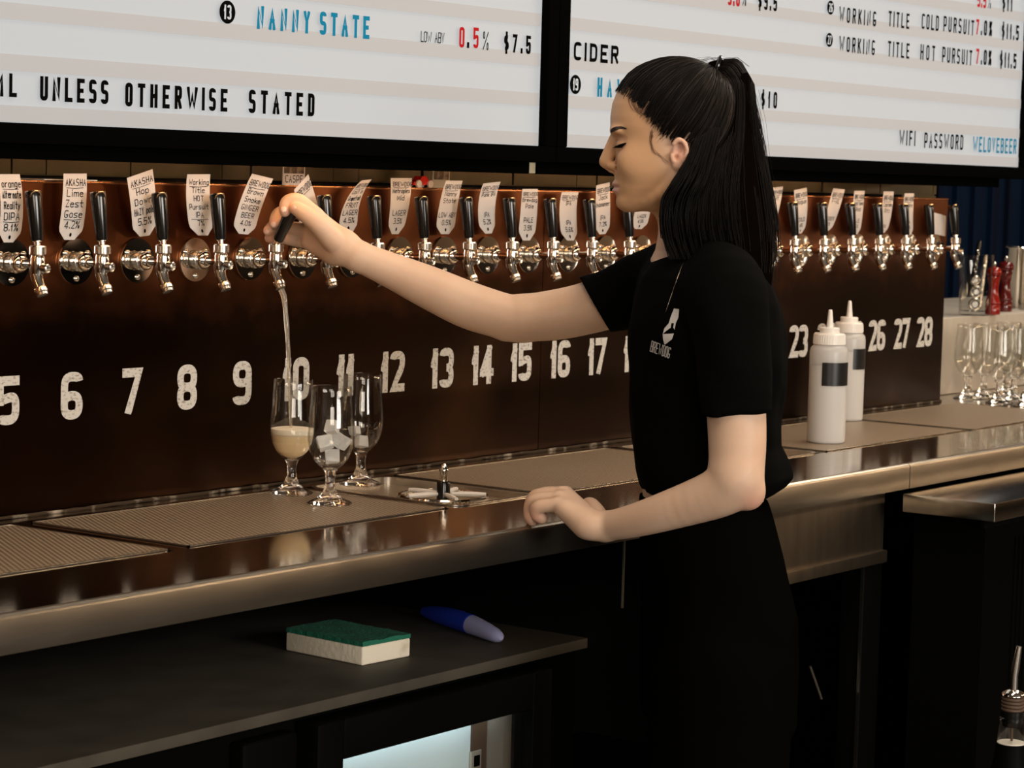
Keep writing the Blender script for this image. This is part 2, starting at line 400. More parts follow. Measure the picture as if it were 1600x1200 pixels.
def stroke(P, t, closed):
    """flat ribbon of width t along a 2d polyline: verts, quads"""
    Q = []
    for p in P:
        if not Q or math.hypot(p[0] - Q[-1][0], p[1] - Q[-1][1]) > t * 0.01: Q.append(p)
    if closed and math.hypot(Q[0][0] - Q[-1][0], Q[0][1] - Q[-1][1]) < t * 0.01: Q.pop()
    P = Q
    n = len(P)
    if n < 2: return [], []
    V = []; F = []
    for i in range(n):
        a = P[i - 1] if (i > 0 or closed) else None
        b = P[(i + 1) % n] if (i < n - 1 or closed) else None
        def nd(p, q):
            l = math.hypot(q[0] - p[0], q[1] - p[1]) or 1e-9
            return ((q[0] - p[0]) / l, (q[1] - p[1]) / l)
        c = P[i]
        if a is None: d1 = d2 = nd(c, b)
        elif b is None: d1 = d2 = nd(a, c)
        else: d1, d2 = nd(a, c), nd(c, b)
        nx, ny = -(d1[1] + d2[1]), d1[0] + d2[0]
        l = math.hypot(nx, ny)
        if l < 1e-6: nx, ny, l = -d1[1], d1[0], 1
        nx, ny = nx / l, ny / l
        k = min(1.0 / max(0.35, nx * -d1[1] + ny * d1[0]), 2.2) * t / 2
        V += [(c[0] + nx * k, c[1] + ny * k), (c[0] - nx * k, c[1] - ny * k)]
    for i in range(n if closed else n - 1):
        j = (i + 1) % n
        F.append((2 * i, 2 * i + 1, 2 * j + 1, 2 * j))
    return V, F

def text2d(s, h, cw, gap, t, jitter=0.0, total=None):
    """ribbon lettering: cap height h, letter width cw, gap, stroke t; returns verts(2d), faces, width"""
    V = []; F = []; x = 0.0; lay = 0
    ws = [cw * NARROW.get(c, 1.0) for c in s]
    if total is not None:
        free = total - sum(ws)
        if len(s) > 1: gap = free / (len(s) - 1)
    for c, w in zip(s, ws):
        jx = random.uniform(-1, 1) * jitter * h; jy = random.uniform(-1, 1) * jitter * h
        for li, (P, closed, sm, shp) in enumerate(glyph(c)):
            iw = max(w - t, w * 0.25); ih = h - t
            Q = [(p[0] * iw + (w - iw) / 2, p[1] * ih + t / 2) for p in P]
            if c in 'Iil.': Q = [(w / 2, p[1]) for p in Q]
            if sm: Q = rounded(Q, closed, 0.5 * iw, shp)
            if not closed and len(Q) > 1:
                # square ends, trimmed to the letter's box below
                for e, o_ in ((0, 1), (-1, -2)):
                    dx, dy = Q[e][0] - Q[o_][0], Q[e][1] - Q[o_][1]; l_ = math.hypot(dx, dy) or 1
                    if o_ == -2: Q = Q + [(Q[-1][0] + dx / l_ * t / 2, Q[-1][1] + dy / l_ * t / 2)]
                    else: Q = [(Q[0][0] + dx / l_ * t / 2, Q[0][1] + dy / l_ * t / 2)] + Q
            v, f = stroke(Q, t, closed)
            bx = 0.0 if c not in 'Iil.' else -w
            ylo, yhi = (-h, 2 * h) if c in 'gjpqy$' else (0.0, h)
            v = [(min(max(p[0], bx), w - bx), min(max(p[1], ylo), yhi)) for p in v]
            v = [(p[0] + x + jx + jitter * 0.6 * p[1], p[1] + jy) for p in v]
            v = [(p[0], p[1], 0.00012 * li) for p in v]
            n = len(V); V += v; F += [tuple(i + n for i in ff) for ff in f]
        x += w + gap
    return V, F, x - gap

# ================================================================== the setting
struct('floor', MB().box(-5, 9, -7, 1.2, -0.1, 0), 'floor')
struct('ceiling', MB().box(-5, 9, -7, 1.2, 3.4, 3.5), 'ceiling')
struct('wall_front', MB().box(-5, 9, -7.1, -7, 0, 3.4), 'plaster')
struct('trim_1', MB().box(-5, 9, -7, -6.9, 0, 0.95), 'wain')
struct('trim_2', MB().box(8.9, 9, -6.9, 0.6, 0, 0.95), 'wain')
struct('wall_left', MB().box(-5.1, -5, -7, 1.2, 0, 3.4), 'plaster')
struct('wall_right', MB().box(9, 9.1, -7, 1.2, 0, 3.4), 'plaster')
# glazed tile wall behind the taps, with raised tile faces
tw = MB(); tw.box(-5, 3.60, 0.125, 0.3, 0, 3.4)
x = -1.6; k = 0
while x < 3.59:
    w = (0.20, 0.066, 0.17, 0.20, 0.066)[k % 5]; k += 1
    x1 = min(x + w, 3.598)
    for z0 in (1.32, 1.425, 1.53):
        tw.box(x + 0.0015, x1 - 0.0015, 0.116 + random.uniform(0, 0.004), 0.126, z0 + 0.002, z0 + 0.103, 0.0)
    x = x1
struct('wall_back', tw, 'olive')
bw = MB(); bw.box(3.60, 9, 0.62, 0.7, 0, 3.4)
x = 3.65
while x < 6:
    bw.box(x, x + 0.055, 0.605, 0.62, 0, 3.4); x += 0.115
struct('wall_side', bw, 'bluewall')

# ================================================================== counter
CZ = 0.95; CY = -0.5525; CB = 0.9059
wells = [(-0.60, 0.565), (0.592, 1.142), (1.160, 1.366), (1.378, 1.990), (2.010, 2.250), (2.268, 2.850), (2.864, 3.412)]
WY0, WY1 = -0.356, -0.046
ct = thing('bar_counter', 'long brushed stainless steel bar counter under the row of taps', 'counter', (0.5, -0.25, CB))
def rel(o, mb):
    l = o.location; mb.V = [(v[0] - l.x, v[1] - l.y, v[2] - l.z) for v in mb.V]; return mb
m_ = MB()
m_.box(-1.4, 4.8, CY + 0.004, WY0, CZ - 0.012, CZ)
m_.box(-1.4, 4.8, WY1, 0.10, CZ - 0.012, CZ)
xs = [-1.4] + [v for w in wells for v in w] + [4.8]
for i in range(0, len(xs), 2): m_.box(xs[i], xs[i + 1], WY0, WY1, CZ - 0.012, CZ)
m_.box(-1.4, 4.8, WY0 - 0.002, WY1 + 0.002, CZ - 0.040, CZ - 0.030)
rel(ct, m_).build('worktop', 'steel_top', ct, smooth=False)
m_ = MB()
for xa, xb in ((-1.4, 2.2165), (2.2190, 4.8)):
    prof = [(CY, CB), (CY, CZ - 0.005), (CY + 0.0015, CZ - 0.0018), (CY + 0.005, CZ + 0.0004), (CY + 0.012, CZ + 0.0004), (CY + 0.012, CB)]
    n = len(prof); V = [(xa, y, z) for y, z in prof] + [(xb, y, z) for y, z in prof]
    m_.add(V, [tuple(range(n)), tuple(range(2 * n - 1, n - 1, -1))] + [(i, i + n, (i + 1) % n + n, (i + 1) % n) for i in range(n)])
rel(ct, m_).build('front_lip', 'steel_lip', ct, sharp=0.5)
m_ = MB().box(-1.4, 4.8, CY + 0.02, 0.1, CB + 0.002, CZ - 0.041)
rel(ct, m_).build('underframe', 'dark', ct, smooth=False)

# drip trays
def rrect(x0, x1, y0, y1, r, n=6):
    P = []
    for cx, cy, a in ((x1 - r, y0 + r, -90), (x1 - r, y1 - r, 0), (x0 + r, y1 - r, 90), (x0 + r, y0 + r, 180)):
        for k in range(n + 1):
            q = math.radians(a + 90 * k / n); P.append((cx + r * math.cos(q), cy + r * math.sin(q)))
    return P
def slab(poly, z0, z1, mb):
    n = len(poly)
    mb.add([(x, y, z0) for x, y in poly] + [(x, y, z1) for x, y in poly],
           [tuple(range(n - 1, -1, -1)), tuple(range(n, 2 * n))] + [(i, (i + 1) % n, (i + 1) % n + n, i + n) for i in range(n)])
def tray(x0, x1, label, gap=0.004):
    a, b, c, d = x0 + gap, x1 - gap, WY0 + gap, WY1 - gap
    t = thing('drip_tray', label, 'drip tray', ((a + b) / 2, (c + d) / 2, CZ - 0.030), 'drip trays in the counter')
    p = MB(); p.box(a + 0.003, b - 0.003, c + 0.003, d - 0.003, CZ - 0.004, CZ + 0.0012)
    rel(t, p).build('perforated_plate', 'tray', t, smooth=False)
    q = MB()
    q.box(a, b, c, c + 0.003, CZ - 0.030, CZ + 0.0022); q.box(a, b, d - 0.003, d, CZ - 0.030, CZ + 0.0022)
    q.box(a, a + 0.003, c, d, CZ - 0.030, CZ + 0.0022); q.box(b - 0.003, b, c, d, CZ - 0.030, CZ + 0.0022)
    rel(t, q).build('tray_rim', 'satin', t, smooth=False)
    return t
tray(*wells[0], 'perforated steel drip tray at the left end of the counter')
tray(*wells[1], 'perforated steel drip tray holding the two front glasses under the pouring tap', 0.005)
tray(*wells[3], 'perforated steel drip tray between the glass rinser and the woman')
tray(*wells[5], 'perforated steel drip tray under the two squeeze bottles')
tray(*wells[6], 'perforated steel drip tray beside the shelf of stemmed glasses')
def rinser(x0, x1, label):
    cx, cy = (x0 + x1) / 2, (WY0 + WY1) / 2
    t = thing('glass_rinser', label, 'glass rinser', (cx, cy, CZ - 0.030), 'glass rinsers in the counter')
    q = MB(); P0 = rrect(x0 + 0.002, x1 - 0.002, WY0 + 0.002, WY1 - 0.002, 0.028); P1 = rrect(x0 + 0.009, x1 - 0.009, WY0 + 0.009, WY1 - 0.009, 0.022)
    n = len(P0); V = [(x, y, z) for z in (CZ - 0.03, CZ + 0.002) for x, y in P0] + [(x, y, z) for z in (CZ - 0.03, CZ + 0.002) for x, y in P1]
    F = []
    for i in range(n):
        j = (i + 1) % n
        F += [(i, j, j + n, i + n), (i + n, j + n, j + 3 * n, i + 3 * n), (i + 2 * n, i + 3 * n, j + 3 * n, j + 2 * n)]
    q.add(V, F); rel(t, q).build('rinser_rim', 'satin', t, sharp=0.4)
    p = MB(); slab(rrect(x0 + 0.009, x1 - 0.009, WY0 + 0.009, WY1 - 0.009, 0.02), CZ - 0.014, CZ - 0.010, p)
    rel(t, p).build('drain_plate', 'tray', t, smooth=False)
    q = MB(); q.tube([(cx + 0.068 * math.cos(a), cy - 0.045 + 0.068 * math.sin(a), CZ - 0.003) for a in [2 * PI * k / 40 for k in range(40)]], 0.0035, 8, closed=True)
    rel(t, q).build('ring', 'chrome', t)
    for k in range(5):
        a = 2 * PI * k / 5 + 0.35
        q = MB(); q.tube([(cx + r * math.cos(a), cy - 0.045 + r * math.sin(a), CZ + 0.001) for r in (0.012, 0.03, 0.05, 0.066)], [0.003, 0.0042, 0.0042, 0.003], 8)
        rel(t, q).build('spoke', 'cap_white', t)
    q = MB(); q.lathe([(0.0105, -0.012), (0.0105, 0.018), (0.009, 0.021)], (cx, cy - 0.045, CZ), n=24)
    nb = rel(t, q).build('nozzle_base', 'handle', t)
    q = MB(); q.lathe([(0.0065, 0.021), (0.0065, 0.034), (0.0075, 0.036), (0.0075, 0.039), (0.004, 0.045), (0.001, 0.048)], (cx, cy - 0.045, CZ), n=24)
    rel(t, q).build('nozzle', 'chrome', t)
    return t
rinser(*wells[2], 'steel glass rinser with white spokes, beside the three beer glasses')
rinser(*wells[4], 'steel glass rinser mostly hidden behind the woman')

# ================================================================== tap tower panel
PT, PB, PR = 1.4197, 0.9524, 3.4248
tp = thing('tap_tower', 'aged bronze tap wall panel with white numbers painted in a row', 'tap wall', (1.0, 0.0, CZ))
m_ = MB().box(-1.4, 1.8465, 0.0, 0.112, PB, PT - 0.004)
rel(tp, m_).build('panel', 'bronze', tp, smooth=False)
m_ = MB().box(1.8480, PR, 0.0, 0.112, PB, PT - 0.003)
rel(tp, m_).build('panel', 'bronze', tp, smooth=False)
m_ = MB().box(-1.4, PR, -0.0015, 0.112, PT - 0.004, PT, 0.0015)
rel(tp, m_).build('top_edge', 'copper_edge', tp, smooth=False)
m_ = MB()
x = -0.6
pts = []
while x < PR: pts.append((x, -0.004, CZ + 0.0022 + random.uniform(-0.0006, 0.0008))); x += 0.02
m_.tube(pts, [random.uniform(0.0022, 0.0034) for _ in pts], 8)
rel(tp, m_).build('sealant_strip', 'sealant', tp)
NUMX = {5: 12, 6: 112, 7: 207, 8: 292, 9: 378, 10: 462, 11: 540, 12: 613, 13: 690, 14: 753, 15: 813, 16: 874, 17: 932, 18: 987,
        19: 1040, 20: 1095, 21: 1147, 22: 1197, 23: 1245, 24: 1288, 25: 1328, 26: 1367, 27: 1406, 28: 1441}
ZN = 1.1152
for n, px in NUMX.items():
    X = atY(px, 600, 0)[0]
    V, F, w = text2d(str(n), 0.068, 0.042 if n < 10 else 0.039, 0.0, 0.0135)
    o = raw('painted_number', [(X - w / 2 + v[0], -0.0006 - v[2], ZN - 0.034 + v[1]) for v in V], F, 'paint', tp, smooth=False)
    o.data.transform(Matrix.Translation(-tp.location))

# ================================================================== menu boards
BY = -0.12
def board(name, x0, x1, label, loc):
    t = thing(name, label, 'menu board', loc, 'lit menu boards above the taps')
    zb, zt = 1.4945, 2.35
    m = MB().box(x0, x1, BY, BY + 0.02, zb, zt); rel(t, m).build('lit_face', 'face_white', t, smooth=False)
    z = zb
    while z < zt:
        m = MB().box(x0 + 0.001, x1 - 0.0055, BY - 0.0035, BY - 0.0002, z + 0.001, z + 0.0225)
        rel(t, m).build('letter_rail', 'rail_white', t, smooth=False); z += 0.0662
    f = MB(); w = 0.030; yo, yi = BY - 0.016, BY - 0.006
    f.box(x0 - w, x1 + w, yo, 0.10, zb - 0.027, zb, 0.002); f.box(x0 - w, x0, yo, 0.10, zb, zt, 0.002); f.box(x1, x1 + w, yo, 0.10, zb, zt, 0.002)
    f.box(x0 - w, x1 + w, yo, 0.10, zt, zt + 0.03, 0.002); f.box(x0, x1, BY + 0.021, 0.10, zb, zt)
    rel(t, f).build('frame', 'blackframe', t, sharp=0.5)
    return t
bl = board('menu_board', -1.2, 1.6588, 'lit white menu board on the left reading UNLESS OTHERWISE STATED', (0.2, -0.02, 1.46))
br = board('menu_board', 1.7215, 3.5302, 'lit white menu board on the right reading WIFI PASSWORD', (2.6, -0.02, 1.46))
def blet(t, s, x0, x1, y0, hpx, m='l_black', wide=0.44, bold=0.185, tile=False, name='lettering'):
    A = atY(x0, y0, BY); D = (A - CAM) @ CF; h = hpx * D / FPX
    B = atY(x1, y0, BY)
    W = B[0] - A[0]
    V, F, w = text2d(s, h, wide * h, 0, bold * h, total=W if len(s) > 1 else None)
    l = t.location
    o = raw(name, [(A[0] + v[0] - l.x, BY - 0.0042 - v[2] - l.y, A[2] + v[1] - l.z) for v in V], F, m, t, smooth=False)
    return o
def disc(t, s, cx, cy, rypx):
    A = atY(cx, cy, BY); D = (A - CAM) @ CF; r = rypx * D / FPX; l = t.location
    P = [(A[0] + r * math.cos(2 * PI * k / 32) - l.x, BY - 0.0042 - l.y, A[2] + r * math.sin(2 * PI * k / 32) - l.z) for k in range(32)]
    raw('number_disc', P, [tuple(range(31, -1, -1))][::-1], 'l_black', t, smooth=False)
    V, F, w = text2d(s, 1.25 * r, 0.52 * r, 0.10 * r, 0.20 * r)
    raw('disc_number', [(A[0] - w / 2 + v[0] - l.x, BY - 0.0047 - v[2] - l.y, A[2] - 0.625 * r + v[1] - l.z) for v in V], F, 'face_white', t, smooth=False)
blet(bl, 'ML', -15, 23, 150, 37); blet(bl, 'UNLESS', 59, 166, 157, 38); blet(bl, 'OTHERWISE', 192, 352, 166, 37); blet(bl, 'STATED', 385, 488, 176.5, 36.5)
disc(bl, '13', 352, 19, 18)
blet(bl, 'NANNY', 398, 481, 45, 36, 'l_blue'); blet(bl, 'STATE', 496, 574, 54, 36, 'l_blue'); blet(bl, 'LOW', 654, 671, 65.5, 17, bold=0.10); blet(bl, 'ABV', 676, 691, 67, 17, bold=0.10)
blet(bl, '0', 714, 724, 74, 32, 'l_red', 0.42, 0.16); blet(bl, '.', 727, 733, 75, 32); blet(bl, '5', 736, 747, 75, 32, 'l_red', 0.42, 0.16); blet(bl, '%', 751, 761, 78, 29, wide=0.5, bold=0.07)
blet(bl, '$7.5', 784, 826, 81, 29)
blet(br, 'CIDER', 893, 963, 94, 29, wide=0.72, bold=0.20); disc(br, '19', 896, 132, 15); blet(br, 'HAWK', 930, 987, 151, 30, 'l_blue')
blet(br, '$10', 1186, 1211, 168, 26); blet(br, '5.0', 1134, 1153, 8, 26, 'l_red'); blet(br, '%', 1157, 1166, 9, 24, bold=0.07); blet(br, '$9.5', 1181, 1211, 14, 26)
disc(br, '26', 1295, 12, 11); blet(br, 'WORKING', 1308, 1366, 34, 24, bold=0.15); blet(br, 'TITLE', 1385, 1418, 41, 24, bold=0.15); blet(br, 'COLD', 1437, 1464, 45, 24, bold=0.15); blet(br, 'PURSUIT', 1471, 1519, 49, 24, bold=0.15)
blet(br, '7', 1522, 1527, 54, 24, 'l_red'); blet(br, '.0%', 1530, 1547, 55, 24); blet(br, '$11.5', 1562, 1589, 60, 24)
disc(br, '27', 1293, 62.5, 11); blet(br, 'WORKING', 1308, 1364, 80, 24, bold=0.15); blet(br, 'TITLE', 1384, 1418, 88, 24, bold=0.15); blet(br, 'HOT', 1435, 1458, 93, 24, bold=0.15); blet(br, 'PURSUIT', 1469, 1516, 97, 24, bold=0.15)
blet(br, '7', 1522, 1527, 100, 24, 'l_red'); blet(br, '.0%', 1530, 1546, 101, 24); blet(br, '$11.5', 1559, 1585, 105, 24)
blet(br, '5.5', 1524, 1538, 11, 24, 'l_red'); blet(br, '%', 1541, 1548, 13, 22, bold=0.07); blet(br, '$11', 1563, 1579, 16, 24)
blet(br, 'WIFI', 1402, 1427, 227, 24, bold=0.15); blet(br, 'PASSWORD', 1441, 1502, 231, 24, bold=0.15); blet(br, 'WELOVEBEER', 1517, 1585, 237, 24, 'l_blue', bold=0.15)

def rail(x0, x1, label):
    t = thing('light_rail', label, 'light rail', ((x0 + x1) / 2, -0.06, 1.4575), 'black rails below the menu boards')
    m = MB().box(x0, x1, -0.128, -0.118, 1.4475, 1.4668, 0.0015); m.box(x0, x1, -0.118, 0.10, 1.4630, 1.4668); rel(t, m).build('rail_body', 'blackrail', t, sharp=0.5)
    m = MB().box(x0 + 0.02, x1 - 0.02, -0.112, -0.104, 1.4600, 1.4628); rel(t, m).build('unseen_strip', 'glow_strip', t, smooth=False)  # the strip is unseen, recessed in the rail to warm the panel top
MT['glow_strip'] = emit('unseen_warm_strip', (1.0, 0.50, 0.20), 24.0)
rail(-1.2, 1.6254, 'long black light rail under the left menu board')
rail(1.6508, 3.42, 'black light rail under the right menu board')
br_ = thing('hanger_bracket', 'small beige bracket in the gap between the two black rails', 'bracket', (1.638, -0.10, 1.4575))
m_ = MB().box(1.6258, 1.6504, -0.122, -0.05, 1.4485, 1.467, 0.001); rel(br_, m_).build('plate', 'cream', br_)

# ================================================================== taps
ZF = 1.3059
def make_tap(open_=False):
    t = thing('beer_tap', 'x', 'beer tap', (0, 0, 0), 'chrome beer taps on the bronze panel')
    o = (0, 0, 0); OUT = (0, -1, 0)
    MB().lathe([(0.0325, 0.0003), (0.033, 0.002), (0.0325, 0.0038), (0.012, 0.0042)], o, OUT, 48).build('flange', 'chrome', t, sharp=0.5)
    for a in (-90, 150, 30):
        c = (0.024 * math.cos(math.radians(a)), -0.0040, 0.024 * math.sin(math.radians(a)))
        MB().lathe([(0.0042, 0), (0.0042, 0.0015), (0.0026, 0.003), (0.0006, 0.0034)], c, OUT, 14).build('screw', 'satin', t)
    q = MB(); q.lathe([(0.0120, 0.0042), (0.0120, 0.0075), (0.0138, 0.008), (0.0138, 0.0155), (0.0128, 0.016), (0.0128, 0.0175)], o, OUT, 36)
    for k in range(12):
        a = 2 * PI * k / 12
        q.lathe([(0.0015, 0), (0.0015, 0.0008), (0.0008, 0.0011)], (0.0136 * math.cos(a), -0.0118, 0.0136 * math.sin(a)), (math.cos(a), 0, math.sin(a)), 8)
    q.build('collar_nut', 'satin', t, sharp=0.5)
    MB().lathe([(0.0128, 0.0175), (0.0136, 0.0195), (0.0130, 0.0230), (0.0098, 0.0265), (0.0065, 0.0280)], o, OUT, 36).build('dome', 'chrome', t, sharp=0.9)
    MB().lathe([(0.0062, 0.0265), (0.0062, 0.036), (0.0082, 0.046), (0.0085, 0.056)], o, OUT, 24).build('arm', 'chrome', t, sharp=0.9)
    q = MB(); q.lathe([(0.0088, -0.013), (0.0098, -0.006), (0.0098, 0.008), (0.0085, 0.013)], (0, -0.0555, 0), (0, 0, 1), 24); q.build('faucet_body', 'chrome', t, sharp=0.9)
    q = MB(); q.lathe([(0.0068, 0.006), (0.0068, 0.0165), (0.0056, 0.0175), (0.0045, 0.0150), (0.0005, 0.0145)], (0, -0.0555, -0.004), (0.25, -1, -0.1), 24); q.build('side_plug', 'satin', t, sharp=0.5)
    q = MB()
    q.tube([(0, -0.0515, -0.004), (0, -0.0525, -0.013), (0, -0.0565, -0.024), (0, -0.0620, -0.034)], [0.0086, 0.0088, 0.0082, 0.0078], 20)
    q.build('spout', 'chrome', t, sharp=0.9)
    d = Vector((0, -0.46, -0.88)).normalized()
    q = MB(); q.lathe([(0.0088, 0.0), (0.0094, 0.002), (0.0094, 0.006), (0.0082, 0.0075), (0.0082, 0.011), (0.0062, 0.0112)], (0, -0.0612, -0.0325), d, 20); q.build('nozzle', 'satin', t, sharp=0.5)
    q = MB(); q.lathe([(0.0100, 0.012), (0.0118, 0.0135), (0.0118, 0.0235), (0.0105, 0.0255), (0.006, 0.026)], (0, -0.0555, 0), (0, 0, 1), 16); q.build('bonnet_nut', 'satin', t, sharp=0.4)
    hd = Vector((0, -0.50, 0.87)).normalized() if open_ else Vector((0, 0.14, 1)).normalized()
    ho = (0, -0.0555, 0.024)
    MB().lathe([(0.0042, 0), (0.0042, 0.006), (0.0060, 0.0065), (0.0060, 0.008)], ho, hd, 16).build('ferrule', 'satin', t, sharp=0.5)
    MB().lathe([(0.0072, 0.0075), (0.0080, 0.010), (0.0112, 0.066), (0.0116, 0.072), (0.0108, 0.0745), (0.0085, 0.0750)], ho, hd, 28).build('handle', 'handle', t, sharp=0.9)
    MB().lathe([(0.0106, 0.0742), (0.0112, 0.0748), (0.0108, 0.0758), (0.008, 0.0757)], ho, hd, 28).build('handle_cap', 'satin', t, sharp=0.9)
    return t
taps = {}
proto = make_tap(False); kids_index()
first = True
WH = {5: 'cut off by the left edge', 18: 'half hidden behind the reaching arm sleeve'}
for n in list(range(5, 9)) + list(range(10, 29)):
    t = proto if first else copy_tree(proto)
    first = False
    t.location = (0.12 * n, 0, ZF)
    t['label'] = 'closed chrome beer tap with black handle, above the painted number %d' % n
    taps[n] = t
tn = make_tap(True); tn.location = (0.12 * 9, 0, ZF); taps[9] = tn
tn['label'] = 'chrome beer tap gripped and pulled open by the woman, pouring beer'

# ================================================================== handwritten tags
TAGS = {  # n: (bottom, middle, top) centres in the photograph, widths, lines, what the label says
 5: ((16, 379), (15, 325), (10, 272), 34, 34, 'orange|Alternate|Reality|DIPA|8.1%', 'reading DIPA 8.1%'),
 6: ((111, 375), (112, 322), (113, 271), 37, 36, 'AKASHA|Lime|Zest|Gose|4.2%', 'reading 4.2%'),
 7: ((229, 369), (220, 317), (212, 271), 36, 40, 'AKASHA|Hop|Down|HAZY pale|5.5%', 'reading 5.5%'),
 8: ((320, 368), (306, 320), (304, 272), 36, 36, 'Working|Title|HOT|Pursuit|IPA|7%', 'reading IPA 7%'),
 9: ((383, 366), (386, 322), (400, 275), 34, 33, 'BREWDOG|Brown|Snake|GINGER|BEER|4.0%', 'reading ginger beer 4.0%'),
 10: ((490, 365), (476, 325), (462, 284), 34, 22, 'BREWDOG||||', 'half covered by the hand on the open tap'),
 11: ((547, 364), (547, 318), (569, 281), 30, 16, 'BREWDOG|Lost in|Grapefruit|FRUIT|LAGER|4.5%', 'reading fruit lager 4.5%'),
 12: ((620, 366), (621, 318), (621, 278), 24, 33, 'BREWDOG|Metroplex|Mid||LAGER|3.5%', 'reading lager 3.5%'),
 13: ((698, 366), (696, 322), (701, 282), 29, 26, 'BREWDOG|Nanny|State||LOW ABV|0.5%', 'reading low ABV 0.5%'),
 14: ((766, 365), (757, 322), (764, 285), 24, 27, 'BREWDOG|Punk IPA|||IPA|5.2%', 'with a strong sideways curl, reading 5.2%'),
 15: ((825, 376), (822, 330), (820, 295), 26, 24, 'BREWDOG|Brewdog|Pale||PALE|3.9%', 'reading pale, hanging just right of the panel seam'),
 16: ((894, 376), (884, 335), (886, 300), 25, 26, 'BREWDOG|IPA|||IPA|5.6%', 'reading IPA 5.6%'),
 17: ((944, 366), (939, 327), (939, 287), 22, 21, 'BREWDOG|Jack|hammer||IPA|7.2%', 'reading 7.2%, beside the lips'),
 18: ((1000, 358), (1000, 328), (1000, 298), 24, 22, 'BREWDOG||||LAGER|4.5%', 'showing under the chin of the woman'),
 22: ((1202, 362), (1205, 326), (1207, 292), 15, 17, 'BREWDOG|Jet||||', 'touching the back of the dark ponytail'),
 23: ((1252, 365), (1249, 332), (1246, 295), 14, 20, 'BREWDOG|Rogue|||COLD|4%', 'behind the first handle right of the woman'),
 24: ((1292, 362), (1297, 331), (1305, 295), 16, 18, 'BREWDOG|F-AIL|||CIDER|4%', 'leaning rightward at the top, above number 24'),
 25: ((1339, 366), (1337, 334), (1340, 298), 14, 16, 'BREWDOG|Lost Sons|Red||ALE|5%', 'above the white squeeze bottles'),
 26: ((1381, 364), (1382, 336), (1386, 299), 13, 16, 'BREWDOG|Captain|Ritz|||5%', 'above painted number 26'),
 27: ((1423, 367), (1416, 336), (1417, 302), 13, 15, 'BREWDOG|Insane|||IPA|5%', 'narrow and bent, above painted number 27'),
}
TY = -0.016
def quad3(a, b, c, v):
    # quadratic through a (v=0), b (v=.5), c (v=1)
    return a * (2 * (v - .5) * (v - 1)) + b * (4 * v * (1 - v)) + c * (2 * v * (v - .5))
TILT = {7: 7, 9: -4, 10: 12, 11: 1, 14: 1.5, 17: 2.5, 22: 1, 23: 2, 24: -1}
